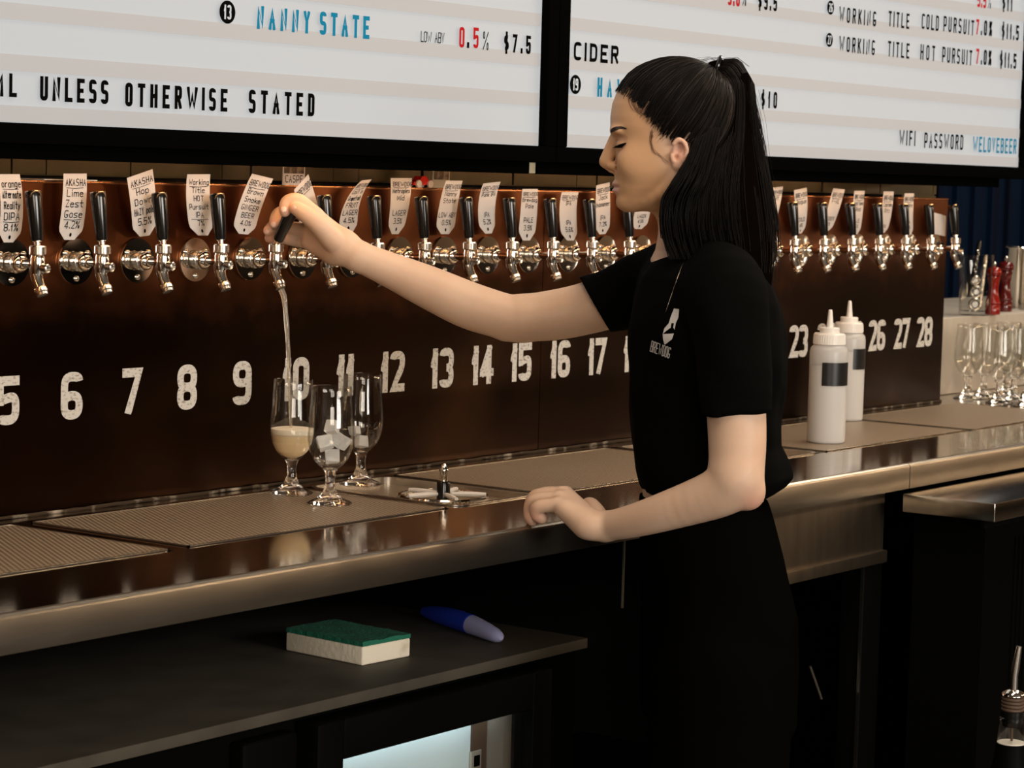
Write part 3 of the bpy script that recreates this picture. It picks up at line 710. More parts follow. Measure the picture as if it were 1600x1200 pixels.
for n, (pb, pm, ptp, wb, wt, txt, desc) in TAGS.items():
    tl = TILT.get(n, 0)
    L = [atY(p[0] - w / 2, p[1] + tl * e, TY) for p, w, e in ((pb, wb, .4), (pm, (wb + wt) / 2 + 1, .8), (ptp, wt, 1))]
    R = [atY(p[0] + w / 2, p[1] - tl * e, TY) for p, w, e in ((pb, wb, .4), (pm, (wb + wt) / 2 + 1, .8), (ptp, wt, 1))]
    slope = random.uniform(-0.004, 0.004)
    curl = random.uniform(0.004, 0.014)
    def S(u, v, off=0.0, L=L, R=R, curl=curl):
        vv = max(0.0, min(1.0, v))
        p = quad3(L[0], L[1], L[2], vv) * (1 - u) + quad3(R[0], R[1], R[2], vv) * u
        return (p[0], p[1] - curl * vv * vv + 0.008 * (1 - vv) ** 2 * 0.5 - 0.004 * math.sin(PI * vv) - off, p[2])
    W = float(np.linalg.norm(R[1] - L[1])); H = float(np.linalg.norm((L[2] + R[2]) / 2 - (L[0] + R[0]) / 2))
    base = S(0.5, 0.0)
    t = thing('paper_tag', 'white handwritten paper tag above tap %d, %s' % (n, desc), 'paper tag', base, 'handwritten beer tags above the taps')
    V = []; F = []; NU, NV = 6, 16
    for side in (0, 1):
        for j in range(NV + 1):
            v = j / NV; k = 1.0 if v > 0.14 else 0.42 + 0.58 * v / 0.14
            for i in range(NU + 1):
                u = 0.5 + (i / NU - 0.5) * k; p = S(u, v, 0.0004 * side); V.append((p[0] - base[0], p[1] - base[1], p[2] - base[2]))
    q = (NU + 1) * (NV + 1)
    for j in range(NV):
        for i in range(NU):
            a = j * (NU + 1) + i; F += [(a, a + NU + 1, a + NU + 2, a + 1), (a + q, a + q + 1, a + q + NU + 2, a + q + NU + 1)]
    rim = [i for i in range(NU + 1)] + [j * (NU + 1) + NU for j in range(1, NV + 1)] + [NV * (NU + 1) + i for i in range(NU - 1, -1, -1)] + [j * (NU + 1) for j in range(NV - 1, 0, -1)]
    F += [(rim[i], rim[(i + 1) % len(rim)], rim[(i + 1) % len(rim)] + q, rim[i] + q) for i in range(len(rim))]
    raw('paper', V, F, 'paper', t, sharp=0.9)
    lines = txt.split('|'); TV = [[], []]; TF = [[], []]
    ln = len(lines); lh = 0.80 / max(ln, 5)
    blank = max([i for i, q in enumerate(lines) if not q] or [ln - 2])
    def put(g, v2, f2):
        m = len(TV[g]); TV[g] += v2; TF[g] += [tuple(k + m for k in f) for f in f2]
    for i, s in enumerate(lines):
        if not s: continue
        g = 1 if i >= blank else 0
        h = min(lh * H * 0.72, 0.0125)
        cw = min(h * 0.66, W * 0.90 / max(len(s), 4) * 0.80)
        v2, f2, w2 = text2d(s, h, cw, cw * 0.25, min(0.0013, h * 0.125), jitter=0.03)
        x0 = (W - w2) / 2 if i else W * 0.08; z0 = H * (0.93 - lh * (i + 0.8))
        put(g, [((x0 + a) / W, (z0 + b) / H, d) for a, b, d in v2], f2)
        if i == 0 or (i == ln - 2 and n in (5, 6, 8)):
            v2, f2 = stroke([(W * 0.12, z0 - 0.0022), (W * 0.5, z0 - 0.0030), (W * 0.85, z0 - 0.0022)], 0.0009, False)
            put(g, [(a / W, b / H, 0) for a, b in v2], f2)
    for g, nm in ((0, 'name_handwriting'), (1, 'strength_handwriting')):
        if TV[g]: raw(nm, [tuple(np.array(S(a, b, 0.0009 + d)) - np.array(base)) for a, b, d in TV[g]], TF[g], 'ink', t, smooth=False)
    hole = [(0.5 + 0.0022 / W * math.cos(2 * PI * k / 12), 0.075 + 0.0028 / H * math.sin(2 * PI * k / 12)) for k in range(12)]
    raw('punched_hole', [tuple(np.array(S(a, b, 0.0009)) - np.array(base)) for a, b in hole], [tuple(range(12))], 'ink', t, smooth=False)
A, B = atY(1458, 333, TY), atY(1475, 369, TY)
t = thing('paper_tag', 'blank white square paper tag beside the last full tap handle', 'paper tag', (A[0], TY, B[2]), 'handwritten beer tags above the taps')
m_ = MB(); m_.add([(A[0], TY, A[2] + 0.002), (B[0], TY - 0.003, A[2] - 0.006), (B[0], TY - 0.003, B[2]), (A[0], TY, B[2] + 0.006)] + [(A[0], TY + .0005, A[2] + 0.002), (B[0], TY - 0.0025, A[2] - 0.006), (B[0], TY - 0.0025, B[2]), (A[0], TY + .0005, B[2] + 0.006)],
       [(0, 1, 2, 3), (7, 6, 5, 4), (0, 4, 5, 1), (1, 5, 6, 2), (2, 6, 7, 3), (3, 7, 4, 0)])
rel(t, m_).build('paper', 'paper', t, smooth=False)

# ================================================================== bits on top of the panel
def P3(px, Y=0.03): return atY(px[0], px[1], Y)
c = atY(459, 290, 0.03)
t = thing('photo_card', 'instant photo card lettered CASPE standing on the panel top', 'photo card', (c[0], 0.03, PT))
w2 = 0.026
m_ = MB().box(c[0] - w2, c[0] + w2, 0.03, 0.0315, PT, PT + 0.060); rel(t, m_).build('card', 'paper', t, smooth=False)
m_ = MB().box(c[0] - w2 + 0.003, c[0] + w2 - 0.003, 0.0292, 0.0302, PT + 0.018, PT + 0.060); rel(t, m_).build('picture', 'pic', t, smooth=False)
V, F, w = text2d('CASPE', 0.012, 0.0066, 0.002, 0.0013)
o = raw('handwriting', [(c[0] - w / 2 + v[0] - t.location.x, -0.0006 - v[2], v[1] + 0.0035) for v in V], F, 'ink', t, smooth=False)
c = atY(689, 290, 0.06)
t = thing('photo_card', 'cream framed photo leaning behind the red toy car', 'photo card', (c[0], 0.06, PT))
m_ = MB().box(c[0] - 0.024, c[0] + 0.024, 0.06, 0.062, PT, PT + 0.060); rel(t, m_).build('card', 'cream', t, smooth=False)
m_ = MB().box(c[0] - 0.020, c[0] + 0.020, 0.0592, 0.0602, PT + 0.014, PT + 0.056); rel(t, m_).build('picture', 'pic', t, smooth=False)
c = atY(656, 291, 0.02)
t = thing('toy_car', 'small red toy racing car on the panel top', 'toy car', (c[0], 0.02, PT))
m_ = MB()
prof = [(-0.026, 0.004), (-0.026, 0.009), (-0.018, 0.011), (-0.010, 0.012), (-0.004, 0.019), (0.008, 0.019), (0.014, 0.013), (0.024, 0.012), (0.026, 0.005)]
m_.prism(prof, -0.008, 0.008); m_.build('body', 'toyred', t, sharp=0.7)
for sx in (-0.015, 0.016):
    for sy in (-0.0115, 0.0075):
        w = MB(); w.lathe([(0.002, 0), (0.0062, 0), (0.0066, 0.002), (0.0062, 0.004), (0.002, 0.004)], (sx, sy, 0.0062), (0, 1, 0), 18)
        wo = w.build('wheel', 'cap_white', t)
A = atY(60, 274, 0.02); B = atY(143, 279, 0.02)
t = thing('paper_scrap', 'flat white paper scrap lying on the panel top behind tag 6', 'paper', (A[0], 0.03, PT))
m_ = MB().box(A[0], B[0], 0.008, 0.07, PT + 0.0002, PT + 0.0016); rel(t, m_).build('sheet', 'paper', t, smooth=False)
t = thing('cable', 'thin black cable lying along the panel top', 'cable', (1.0, 0.05, PT + 0.003))
pts = []; x = -0.2
while x < 3.3:
    pts.append((x, 0.06 + 0.016 * math.sin(x * 9) + 0.01 * math.sin(x * 23), PT + 0.0032)); x += 0.03
rel(t, MB().tube(pts, 0.003, 6)).build('cord', 'handle', t)

# ================================================================== beer glasses
GP_OUT = [(0.0325, 0.0), (0.0335, 0.0018), (0.030, 0.004), (0.020, 0.008), (0.012, 0.015), (0.0080, 0.026), (0.0070, 0.036), (0.0082, 0.046), (0.0115, 0.0525), (0.0185, 0.058),
          (0.0260, 0.067), (0.0318, 0.080), (0.0343, 0.094), (0.0345, 0.105), (0.0335, 0.120), (0.0315, 0.142), (0.0302, 0.160), (0.0298, 0.1735)]
GP_IN = [(0.0284, 0.1740), (0.0288, 0.160), (0.0301, 0.142), (0.0321, 0.120), (0.0331, 0.105), (0.0329, 0.094), (0.0304, 0.080), (0.0246, 0.0675), (0.0165, 0.060), (0.008, 0.0565), (0.0004, 0.0555)]
def glass(name, label, loc, group, s=1.0, n=48):
    t = thing(name, label, 'beer glass', loc, group)
    k = 9
    MB().lathe([(r * s, h * s) for r, h in GP_OUT[:k]] + [(0.010 * s, GP_OUT[k - 1][1] * s + 0.0003), (0.0004, 0.0545 * s)], n=n).build('stem_and_foot', 'glass', t, sharp=1.2)
    MB().lathe([(r * s, h * s) for r, h in GP_OUT[k - 1:]] + [(0.0292 * s, 0.1748 * s)] + [(r * s, h * s) for r, h in GP_IN], n=n, cap=False).build('bowl', 'thin', t, sharp=1.2)
    return t
G1 = atZ(455, 771, CZ + 0.0015); G2 = atZ(515, 787, CZ + 0.0015); G3 = atZ(563, 757, CZ + 0.0025)
ga = glass('beer_glass', 'stemmed glass half filled with hazy beer under the pouring tap', (G1[0], G1[1], CZ + 0.0014), 'three stemmed glasses being filled')
gb = glass('beer_glass', 'stemmed glass full of ice cubes, frontmost of the three', (G2[0], G2[1], CZ + 0.0014), 'three stemmed glasses being filled')
gc = glass('beer_glass', 'nearly empty stemmed glass standing behind on the rinser', (G3[0], G3[1], CZ + 0.0024), 'three stemmed glasses being filled')
def inner(h):
    P = sorted([(hh, r) for r, hh in GP_IN]); return float(np.interp(h, [p[0] for p in P], [p[1] for p in P]))
t = thing('beer', 'hazy pale beer in the glass under the tap', 'beer', (G1[0], G1[1], CZ + 0.058))
hs = np.linspace(0.0565, 0.0925, 16)
MB().lathe([(0.0004, -0.0012)] + [(inner(h) - 0.0003, h - 0.058) for h in hs] + [(0.001, 0.0925 - 0.058)], n=40).build('liquid', 'beer', t, sharp=0.9)
MB().lathe([(0.001, 0.0927 - 0.058)] + [(inner(h) - 0.0003, h - 0.058) for h in (0.0927, 0.097, 0.1010)] + [(0.0275, 0.1022 - 0.058), (0.001, 0.1020 - 0.058)], n=40).build('foam_head', 'foam', t, sharp=0.9)
# falling stream: leaves the open tap, drifts outward, ends in the beer
s0 = np.array([0.12 * 9, -0.0672, ZF - 0.044]); s1 = np.array([G1[0] + 0.001, G1[1] + 0.004, CZ + 0.101])
t = thing('beer_stream', 'thin stream of beer falling from the open tap into the glass', 'beer stream', s1)
pts = []; rad = []
for k in range(26):
    u = k / 25.0
    h = math.sqrt(u)
    p = s0 * (1 - 0) + np.array([(s1[0] - s0[0]) * h, (s1[1] - s0[1]) * h, (s1[2] - s0[2]) * u])
    pts.append(tuple(p)); rad.append(0.0048 * (1 - 0.50 * h) + 0.0003 * math.sin(u * 31))
rel(t, MB().tube(pts, rad, 14)).build('flow', 'stream', t)
# ice: every cube its own thing
import bmesh
def ice_cube(loc, size, rot, label, group):
    bm = bmesh.new(); bmesh.ops.create_cube(bm, size=size)
    for v in bm.verts: v.co += Vector((random.uniform(-1, 1), random.uniform(-1, 1), random.uniform(-1, 1))) * size * 0.10
    bmesh.ops.bevel(bm, geom=bm.edges[:], offset=size * 0.13, segments=2, profile=0.6, affect='EDGES')
    bm.verts.index_update()
    o = raw('ice_cube', [v.co[:] for v in bm.verts], [[v.index for v in f.verts] for f in bm.faces], 'ice', None, sharp=0.9); bm.free()
    o.location = loc; o.rotation_euler = rot
    tag(o, label, 'ice cube', group); return o
for dx, dy, dz, s in ((0.000, -0.002, 0.0700, 0.0205), (-0.0135, 0.000, 0.0925, 0.0220), (0.0125, -0.0085, 0.0925, 0.0220), (0.0075, 0.0165, 0.0915, 0.0195), (0.001, -0.001, 0.1150, 0.0190)):
    ice_cube((G2[0] + dx, G2[1] + dy, CZ + 0.0014 + dz), s, (random.uniform(0, .5), random.uniform(0, .5), random.uniform(0, 3)), 'clear ice cube heaped in the front stemmed glass', 'ice cubes in the front glass')
for dx, dy, dz, s in ((-0.004, -0.004, 0.0690, 0.0165), (-0.012, 0.004, 0.0855, 0.014)):
    ice_cube((G3[0] + dx, G3[1] + dy, CZ + 0.0024 + dz), s, (0.2, 0.3, random.uniform(0, 3)), 'clear ice cube at the bottom of the rear stemmed glass', 'ice cubes in the rear glass')

# ================================================================== squeeze bottles
def squeeze(loc, s, label, rz):
    t = thing('squeeze_bottle', label, 'squeeze bottle', loc, 'white squeeze bottles on the drip tray', rz)
    R = 0.0365 * s; h = 0.187 * s
    MB().lathe([(R - 0.004, 0.0), (R - 0.001, 0.0015), (R, 0.005), (R, 0.150 * s)], n=40, cap=True).build('filled_body', 'squeeze_low', t, sharp=0.9)
    MB().lathe([(R, 0.1502 * s), (R, h - 0.013), (R - 0.0015, h - 0.006), (R - 0.006, h - 0.001), (R - 0.009, h + 0.002), (R - 0.009, h + 0.004)], n=40).build('upper_body', 'squeeze', t, sharp=0.9)
    q = MB(); z = h + 0.001
    q.lathe([(R - 0.0065, z), (R - 0.0055, z + 0.001), (R - 0.0065, z + 0.019), (R - 0.0085, z + 0.0215), (0.0205 * s, z + 0.0220), (0.0190 * s, z + 0.0225), (0.0190 * s, z + 0.031), (0.0175 * s, z + 0.0325), (0.0070, z + 0.0330)], n=40)
    for k in range(40):
        a = 2 * PI * k / 40; q.tube([((R - 0.0058) * math.cos(a), (R - 0.0058) * math.sin(a), z + 0.002), ((R - 0.0066) * math.cos(a), (R - 0.0066) * math.sin(a), z + 0.018)], 0.0006, 5)
    q.build('screw_cap', 'cap_white', t, sharp=0.6)
    MB().lathe([(0.0068, z + 0.0328), (0.0060, z + 0.040), (0.0042, z + 0.060), (0.0034, z + 0.0655), (0.0026, z + 0.0665)], n=24).build('nozzle', 'cap_white', t, sharp=0.9)
    # tape wrapped over the front face
    V = []; F = []; N = 14
    for sd, rr in ((0, R + 0.0003), (1, R + 0.0008)):
        for z0 in (0.111 * s, 0.155 * s):
            for k in range(N + 1):
                a = -3.07 + 1.80 * k / N; V.append((rr * math.cos(a), rr * math.sin(a), z0))
    n1 = N + 1
    for k in range(N):
        F += [(k, k + 1, n1 + k + 1, n1 + k), (2 * n1 + k, 3 * n1 + k, 3 * n1 + k + 1, 2 * n1 + k + 1), (k, 2 * n1 + k, 2 * n1 + k + 1, k + 1), (n1 + k, n1 + k + 1, 3 * n1 + k + 1, 3 * n1 + k)]
    F += [(0, n1, 3 * n1, 2 * n1), (N, 2 * n1 + N, 3 * n1 + N, n1 + N)]
    raw('tape_label', V, F, 'tape', t, sharp=0.9)
    return t
B1 = atZ(1290, 691, CZ + 0.0012); B2 = atZ(1321, 656, CZ + 0.0012)
B2D = (B2 - CAM) @ CF
squeeze((B1[0], B1[1], CZ + 0.0013), 1.0, 'front white squeeze bottle with black tape label on its middle', 0.12)
squeeze((B2[0], B2[1], CZ + 0.0013), 0.98, 'rear white squeeze bottle half hidden by the front squeeze bottle', 0.75)

# ================================================================== steel upstand, glasses and tools at the far end
SY = 0.075; ST = 1.1355
t = thing('back_shelf', 'dull stainless steel raised shelf at the far end of the counter', 'shelf', (4.0, 0.2, CZ))
m_ = MB().box(PR + 0.002, 4.8, SY, 0.55, CZ + 0.0005, ST, 0.003); rel(t, m_).build('box_body', 'steel_back', t, sharp=0.5)
SG = [((1511, 622), 'nearest the bronze panel'), ((1536, 619.5), 'x'), ((1560, 629), 'x'), ((1583, 624), 'x'), ((1605, 634), 'x'), ((1572, 615.5), 'x'), ((1608, 620), 'x'), ((1634, 630), 'x')]
g0 = None
for i, (p, d) in enumerate(SG):
    q = atZ(p[0], p[1], CZ + 0.0005)
    if q[1] > 0.038: q[1] = 0.038
    lab = ['stemmed glass on the counter nearest the bronze panel', 'stemmed glass second from the bronze panel, against the steel', 'stemmed glass third from the bronze panel, at the front of the cluster'][i] if i < 3 else 'clear empty stemmed glass in the cluster before the steel shelf'
    if g0 is None: g0 = glass('stemmed_glass', lab, (q[0], q[1], CZ + 0.0005), 'empty stemmed glasses by the steel shelf', n=32); kids_index(); g = g0
    else: g = copy_tree(g0); g.location = (q[0], q[1], CZ + 0.0005); g['label'] = lab

def shelf_at(px, Y=0.10):
    p = atY(px, 480, Y); return p[0], Y, ST + 0.0004
X, Y, Z = shelf_at(1523, 0.085)
t = thing('tool_cup', 'clear plastic cup holding corkscrews on the steel shelf', 'cup', (X, Y, Z))
MB().lathe([(0.036, 0.0), (0.038, 0.004), (0.0415, 0.148), (0.0395, 0.148), (0.0362, 0.010), (0.001, 0.009)], n=36).build('cup_wall', 'thin', t, sharp=0.9)
cz = Z + 0.011
def corkscrew(label, base, top, hm, sc=1.0):
    b = Vector(base); a = Vector(top) - b; L = a.length; a.normalize()
    t = thing('corkscrew', label, 'corkscrew', b, 'bar tools in the plastic cup')
    s = a.cross(Vector((0.6, -0.8, 0))).normalized()
    P = lambda u, w: tuple(a * (u * L) + s * w)
    MB().tube([P(0.0, 0), P(.1, .002), P(.55, .003), P(.9, .0), P(1.0, -.002)], [0.004, 0.0065, 0.006, 0.0065, 0.004], 12).build('handle', hm, t)
    MB().tube([P(0.98, 0), P(.86, .009), P(.70, .014), P(.62, .013)], [0.0028, 0.003, 0.003, 0.0022], 8).build('lever', 'satin', t)
    pts = []
    for k in range(44):
        q = k * 0.55; c = a * (L * (0.80 - 0.011 * k)) + s * (-0.011)
        n2 = a.cross(s); pts.append(tuple(c + (s * math.cos(q) + n2 * math.sin(q)) * 0.0035))
    MB().tube(pts, 0.0012, 6).build('worm', 'satin', t)
    return t
corkscrew('black handled corkscrew sticking up out of the plastic cup', (X - 0.012, Y + 0.006, cz + 0.050), (X + 0.020, Y + 0.004, cz + 0.170), 'handle')
corkscrew('steel lever corkscrew leaning against the side of the plastic cup', (X - 0.006, Y - 0.016, cz + 0.010), (X + 0.026, Y - 0.010, cz + 0.135), 'satin')
for i, (dx, dz, r) in enumerate(((-0.012, 0.016, 0.013), (-0.008, 0.046, 0.0125), (-0.014, 0.074, 0.009))):
    q = MB(); q.tube([(r * math.cos(2 * PI * k / 24) * 0.6, -r * math.cos(2 * PI * k / 24) * 0.8, r * math.sin(2 * PI * k / 24)) for k in range(24)], 0.0038, 8, closed=True)
    q.lathe([(r * 0.55, -0.002), (r * 0.55, 0.002)], (0, 0, 0), (0.8, 0.6, 0), 16)
    o = q.build('bottle_stopper', 'satin', None)
    o.location = (X + dx, Y - 0.006, cz + dz); tag(o, ['round grey bottle stopper at the bottom of the plastic cup', 'round grey bottle stopper in the middle of the plastic cup', 'small ring stopper near the top of the plastic cup'][i], 'bottle stopper', 'stoppers in the plastic cup')
def mill(px, Y, h, m, label, knob):
    x, y, z = shelf_at(px, Y)
    t = thing('pepper_mill', label, 'pepper mill', (x, y, z), 'two red mills on the steel shelf')
    k = h / 0.125
    MB().lathe([(0.0175 * k, 0), (0.0185 * k, 0.003 * k), (0.0185 * k, 0.022 * k), (0.0165 * k, 0.024 * k), (0.0185 * k, 0.027 * k), (0.0185 * k, 0.031 * k), (0.0160 * k, 0.034 * k), (0.0125 * k, 0.055 * k), (0.0120 * k, 0.066 * k), (0.0150 * k, 0.088 * k), (0.0165 * k, 0.091 * k), (0.0150 * k, 0.094 * k)], n=32).build('body', m, t, sharp=0.9)
    MB().lathe([(0.0140 * k, 0.0945 * k), (0.0185 * k, 0.099 * k), (0.0190 * k, 0.106 * k), (0.0150 * k, 0.114 * k), (0.0050 * k, 0.118 * k)], n=32).build('head', m, t, sharp=0.9)
    MB().lathe([(0.003, 0.117 * k), (0.005, 0.121 * k), (0.0055, 0.126 * k), (0.002, 0.130 * k)], n=16).build('knob', 'satin', t)
mill(1551, 0.075, 0.125, 'red_mill', 'bright red pepper mill next to the plastic cup', True)
mill(1569, 0.125, 0.135, 'dark_mill', 'darker red pepper mill with a silver knob behind the bright one', True)
for px, Y, lab in ((1588, 0.20, 'tall steel shaker tin behind the dark red mill'), (1618, 0.125, 'tall steel shaker tin cut off by the right edge')):
    x, y, z = shelf_at(px, Y)
    t = thing('shaker_tin', lab, 'shaker tin', (x, y, z), 'steel shaker tins on the steel shelf')
    MB().lathe([(0.030, 0), (0.031, 0.003), (0.035, 0.155), (0.0362, 0.157), (0.035, 0.159), (0.034, 0.155), (0.030, 0.01), (0.001, 0.008)], n=40).build('tin', 'chrome', t, sharp=0.9)

# ================================================================== under the counter
SHZ = 0.738
t = thing('under_counter_shelf', 'grey under-counter shelf carrying the sponge and blue tool', 'shelf', (0.3, -0.2, SHZ - 0.016))
m_ = MB().box(-1.4, 1.372, -0.45, 0.08, SHZ - 0.016, SHZ, 0.0015); rel(t, m_).build('shelf_board', 'shelf', t, sharp=0.5)
struct('wall_under_counter', MB().box(-1.4, 4.8, 0.10, 0.115, 0, CB), 'dark')
t = thing('fridge_cabinet', 'black under-counter fridge with a lit glass door', 'fridge', (0.9, -0.2, 0.0))
F0, F1, FY = 0.40, 1.275, -0.425
m_ = MB()
m_.box(-1.4, 0.715, FY, 0.09, 0.0, SHZ - 0.018); m_.box(1.26, 1.375, FY, 0.09, 0.0, SHZ - 0.018)
m_.box(0.715, 1.26, FY, 0.09, 0.69, SHZ - 0.018); m_.box(0.715, 1.26, FY, 0.09, 0.0, 0.10); m_.box(0.715, 1.26, 0.06, 0.09, 0.1, 0.69)
rel(t, m_).build('cabinet', 'dark', t, smooth=False)
m_ = MB(); DX0, DX1, DZ0, DZ1 = 0.725, 1.255, 0.10, 0.712; DYa, DYb = -0.470, -0.428
wx0, wx1, wz1 = 0.778, 1.207, 0.656
m_.box(DX0, wx0, DYa, DYb, DZ0, DZ1, 0.004); m_.box(wx1, DX1, DYa, DYb, DZ0, DZ1, 0.004); m_.box(wx0, wx1, DYa, DYb, wz1, DZ1, 0.004); m_.box(wx0, wx1, DYa, DYb, DZ0, DZ0 + 0.06, 0.004)
d = rel(t, m_).build('door', 'dark_gloss', t, sharp=0.5)
m_ = MB().box(wx0, wx1, -0.452, -0.448, DZ0 + 0.06, wz1); rel(t, m_).build('window_pane', 'thin', d, smooth=False)
m_ = MB().box(0.716, 1.140, -0.405, -0.400, 0.12, 0.688); rel(t, m_).build('inner_panel', 'fridge_in', t, smooth=False)
m_ = MB().box(1.141, 1.176, -0.408, -0.400, 0.12, 0.688); rel(t, m_).build('gasket', 'brownstrip', t, smooth=False)
m_ = MB().box(1.177, 1.258, -0.410, -0.402, 0.12, 0.688); rel(t, m_).build('steel_trim', 'steel_back', t, smooth=False)
sw = atY(741, 1190, -0.406)
m_ = MB().box(sw[0] - 0.0125, sw[0] + 0.0125, -0.410, -0.4052, sw[2] - 0.028, sw[2] + 0.017, 0.001); s_ = rel(t, m_).build('switch_plate', 'steel_back', t, sharp=0.5)
m_ = MB().box(sw[0] - 0.006, sw[0] + 0.006, -0.4120, -0.4098, sw[2] - 0.006, sw[2] + 0.010); rel(t, m_).build('rocker', 'dark', s_, smooth=False)
m_ = MB().box(wx0 + 0.01, 1.200, -0.440, -0.425, 0.662, 0.670); 
MT['fridgelamp'] = emit('fridge_lamp', (0.75, 0.92, 1.0), 16.0)
rel(t, m_).build('lamp', 'fridgelamp', t, smooth=False)
m_ = MB(); m_.box(0.60, 0.705, -0.452, FY, 0.10, 0.705, 0.006); rel(t, m_).build('side_panel', 'dark_gloss', t, sharp=0.5)

# sponge
a = atZ(566, 1041, SHZ); b = atZ(641, 1026, SHZ); c = atZ(443, 1017, SHZ)
ang = math.atan2(b[1] - a[1], b[0] - a[0]); Lx = math.hypot(b[0] - a[0], b[1] - a[1]); Ly = 0.155
t = thing('sponge', 'cream foam sponge with a green scouring top on the shelf', 'sponge', (a[0], a[1], SHZ), None, ang)
MB().box(0, Lx, 0, Ly, 0.0003, 0.028, 0.003).build('foam', 'foam_sponge', t, sharp=0.6)
V = []; F = []; nx, ny = 24, 30
for j in range(ny + 1):
    for i in range(nx + 1):
        ex = 0.0006 * math.sin(j * 1.7) if i in (0, nx) else 0; ey = 0.0006 * math.sin(i * 2.1) if j in (0, ny) else 0
        V.append((Lx * i / nx + ex, Ly * j / ny + ey, 0.0345 + 0.0007 * math.sin(i * .5) * math.cos(j * .35) + random.uniform(-.0004, .0004)))
n0 = len(V); V += [(v[0], v[1], 0.0280) for v in V]
for j in range(ny):
    for i in range(nx):
        q = j * (nx + 1) + i; F += [(q, q + 1, q + nx + 2, q + nx + 1), (q + n0, q + n0 + nx + 1, q + n0 + nx + 2, q + n0 + 1)]
rim = [i for i in range(nx + 1)] + [j * (nx + 1) + nx for j in range(1, ny + 1)] + [ny * (nx + 1) + i for i in range(nx - 1, -1, -1)] + [j * (nx + 1) for j in range(ny - 1, 0, -1)]
F += [(rim[i], rim[i] + n0, rim[(i + 1) % len(rim)] + n0, rim[(i + 1) % len(rim)]) for i in range(len(rim))]
raw('scouring_pad', V, F, 'scour', t, sharp=0.9)
# blue handled tool
p0 = atZ(781, 999, SHZ + 0.008); p1 = atZ(678, 958, SHZ + 0.014)
t = thing('handled_tool', 'blue plastic handle with lilac end lying on the shelf behind the sponge', 'tool', (p0[0], p0[1], SHZ))
P0 = Vector((0, 0, 0.011)); P1 = Vector((p1[0] - p0[0], p1[1] - p0[1], 0.013)); 
def lp(u): return tuple(P0 + (P1 - P0) * u + Vector((0, 0, 0.004 * math.sin(PI * u))))
us = [0.42, 0.6, 0.8, 1.0, 1.15]
MB().tube([lp(u) for u in us], [0.0155, 0.0160, 0.0150, 0.0125, 0.008], 18).build('grip', 'blue', t)
us = [-0.02, 0.0, 0.06, 0.18, 0.30, 0.415]
MB().tube([lp(u) for u in us], [0.0035, 0.0075, 0.0108, 0.0128, 0.0142, 0.0152], 18).build('end_cap', 'lilac', t)

# right hand under-counter: steel apron over a dark open bay
t = thing('steel_bay', 'dark open bay under a worn steel apron, right of the woman', 'cabinet', (1.8, -0.2, 0))
AX0, AX1 = 1.384, 2.222
m_ = MB().box(AX0 + 0.10, AX1, -0.502, -0.496, 0.790, CB - 0.001); rel(t, m_).build('apron', 'steel_apron', t, smooth=False)  # starts short of its left edge; the gap gives the woman's shadow
m_ = MB().box(AX0 + 0.10, AX1, -0.512, -0.492, 0.768, 0.790, 0.002); rel(t, m_).build('apron_rail', 'steel_apron', t, sharp=0.5)
m_ = MB().box(2.150, 2.222, -0.503, -0.46, 0.0, 0.768, 0.002); rel(t, m_).build('post', 'dark_gloss', t, sharp=0.5)
m_ = MB().box(2.146, 2.1495, -0.506, -0.500, 0.0, 0.768); rel(t, m_).build('post_edge', 'satin', t, smooth=False)
m_ = MB().box(AX0 - 0.0025, AX0, -0.506, -0.503, 0.79, CB - 0.001); rel(t, m_).build('apron_edge', 'satin', t, smooth=False)
m_ = MB().box(AX0, 2.146, -0.44, 0.09, 0.36, 0.375); rel(t, m_).build('bay_shelf', 'dark', t, smooth=False)
for k, (xa, za, xb, zb) in enumerate(((1.70, 0.545, 2.14, 0.590), (1.80, 0.515, 2.18, 0.555))):
    m_ = MB().tube([(xa, -0.46, za), (xb, -0.30, zb)], 0.003, 8); rel(t, m_).build('rack_bar', 'dark_gloss', t)
m_ = MB().tube([(2.03, -0.47, 0.60), (2.075, -0.47, 0.535)], 0.0025, 8); rel(t, m_).build('rack_hook', 'satin', t)

# foreground bench at the right
BZ = 0.90
q = atZ(1555, 787, BZ)
t = thing('side_bench', 'low stainless steel bench meeting the counter at the lower right', 'bench', (q[0] + 0.8, q[1] + 0.08, 0))
m_ = MB().box(q[0], 4.8, q[1], CY - 0.004, BZ - 0.033, BZ, 0.002); rel(t, m_).build('bench_top', 'steel', t, sharp=0.5)
m_ = MB().box(q[0] + 0.05, 4.8, q[1] + 0.04, CY - 0.004, 0.0, BZ - 0.036); rel(t, m_).build('bench_body', 'dark', t, smooth=False)
m_ = MB()
for k in range(4): m_.box(q[0] + 0.17 + 0.018 * k, q[0] + 0.172 + 0.018 * k, q[1] + 0.036, q[1] + 0.0405, 0.30, 0.82)
rel(t, m_).build('vent_grille', 'dark_gloss', t, smooth=False)
m_ = MB().box(q[0] + 0.03, q[0] + 0.30, q[1] + 0.033, q[1] + 0.040, BZ - 0.050, BZ - 0.036); rel(t, m_).build('door_pull', 'dark_gloss', t, smooth=False)

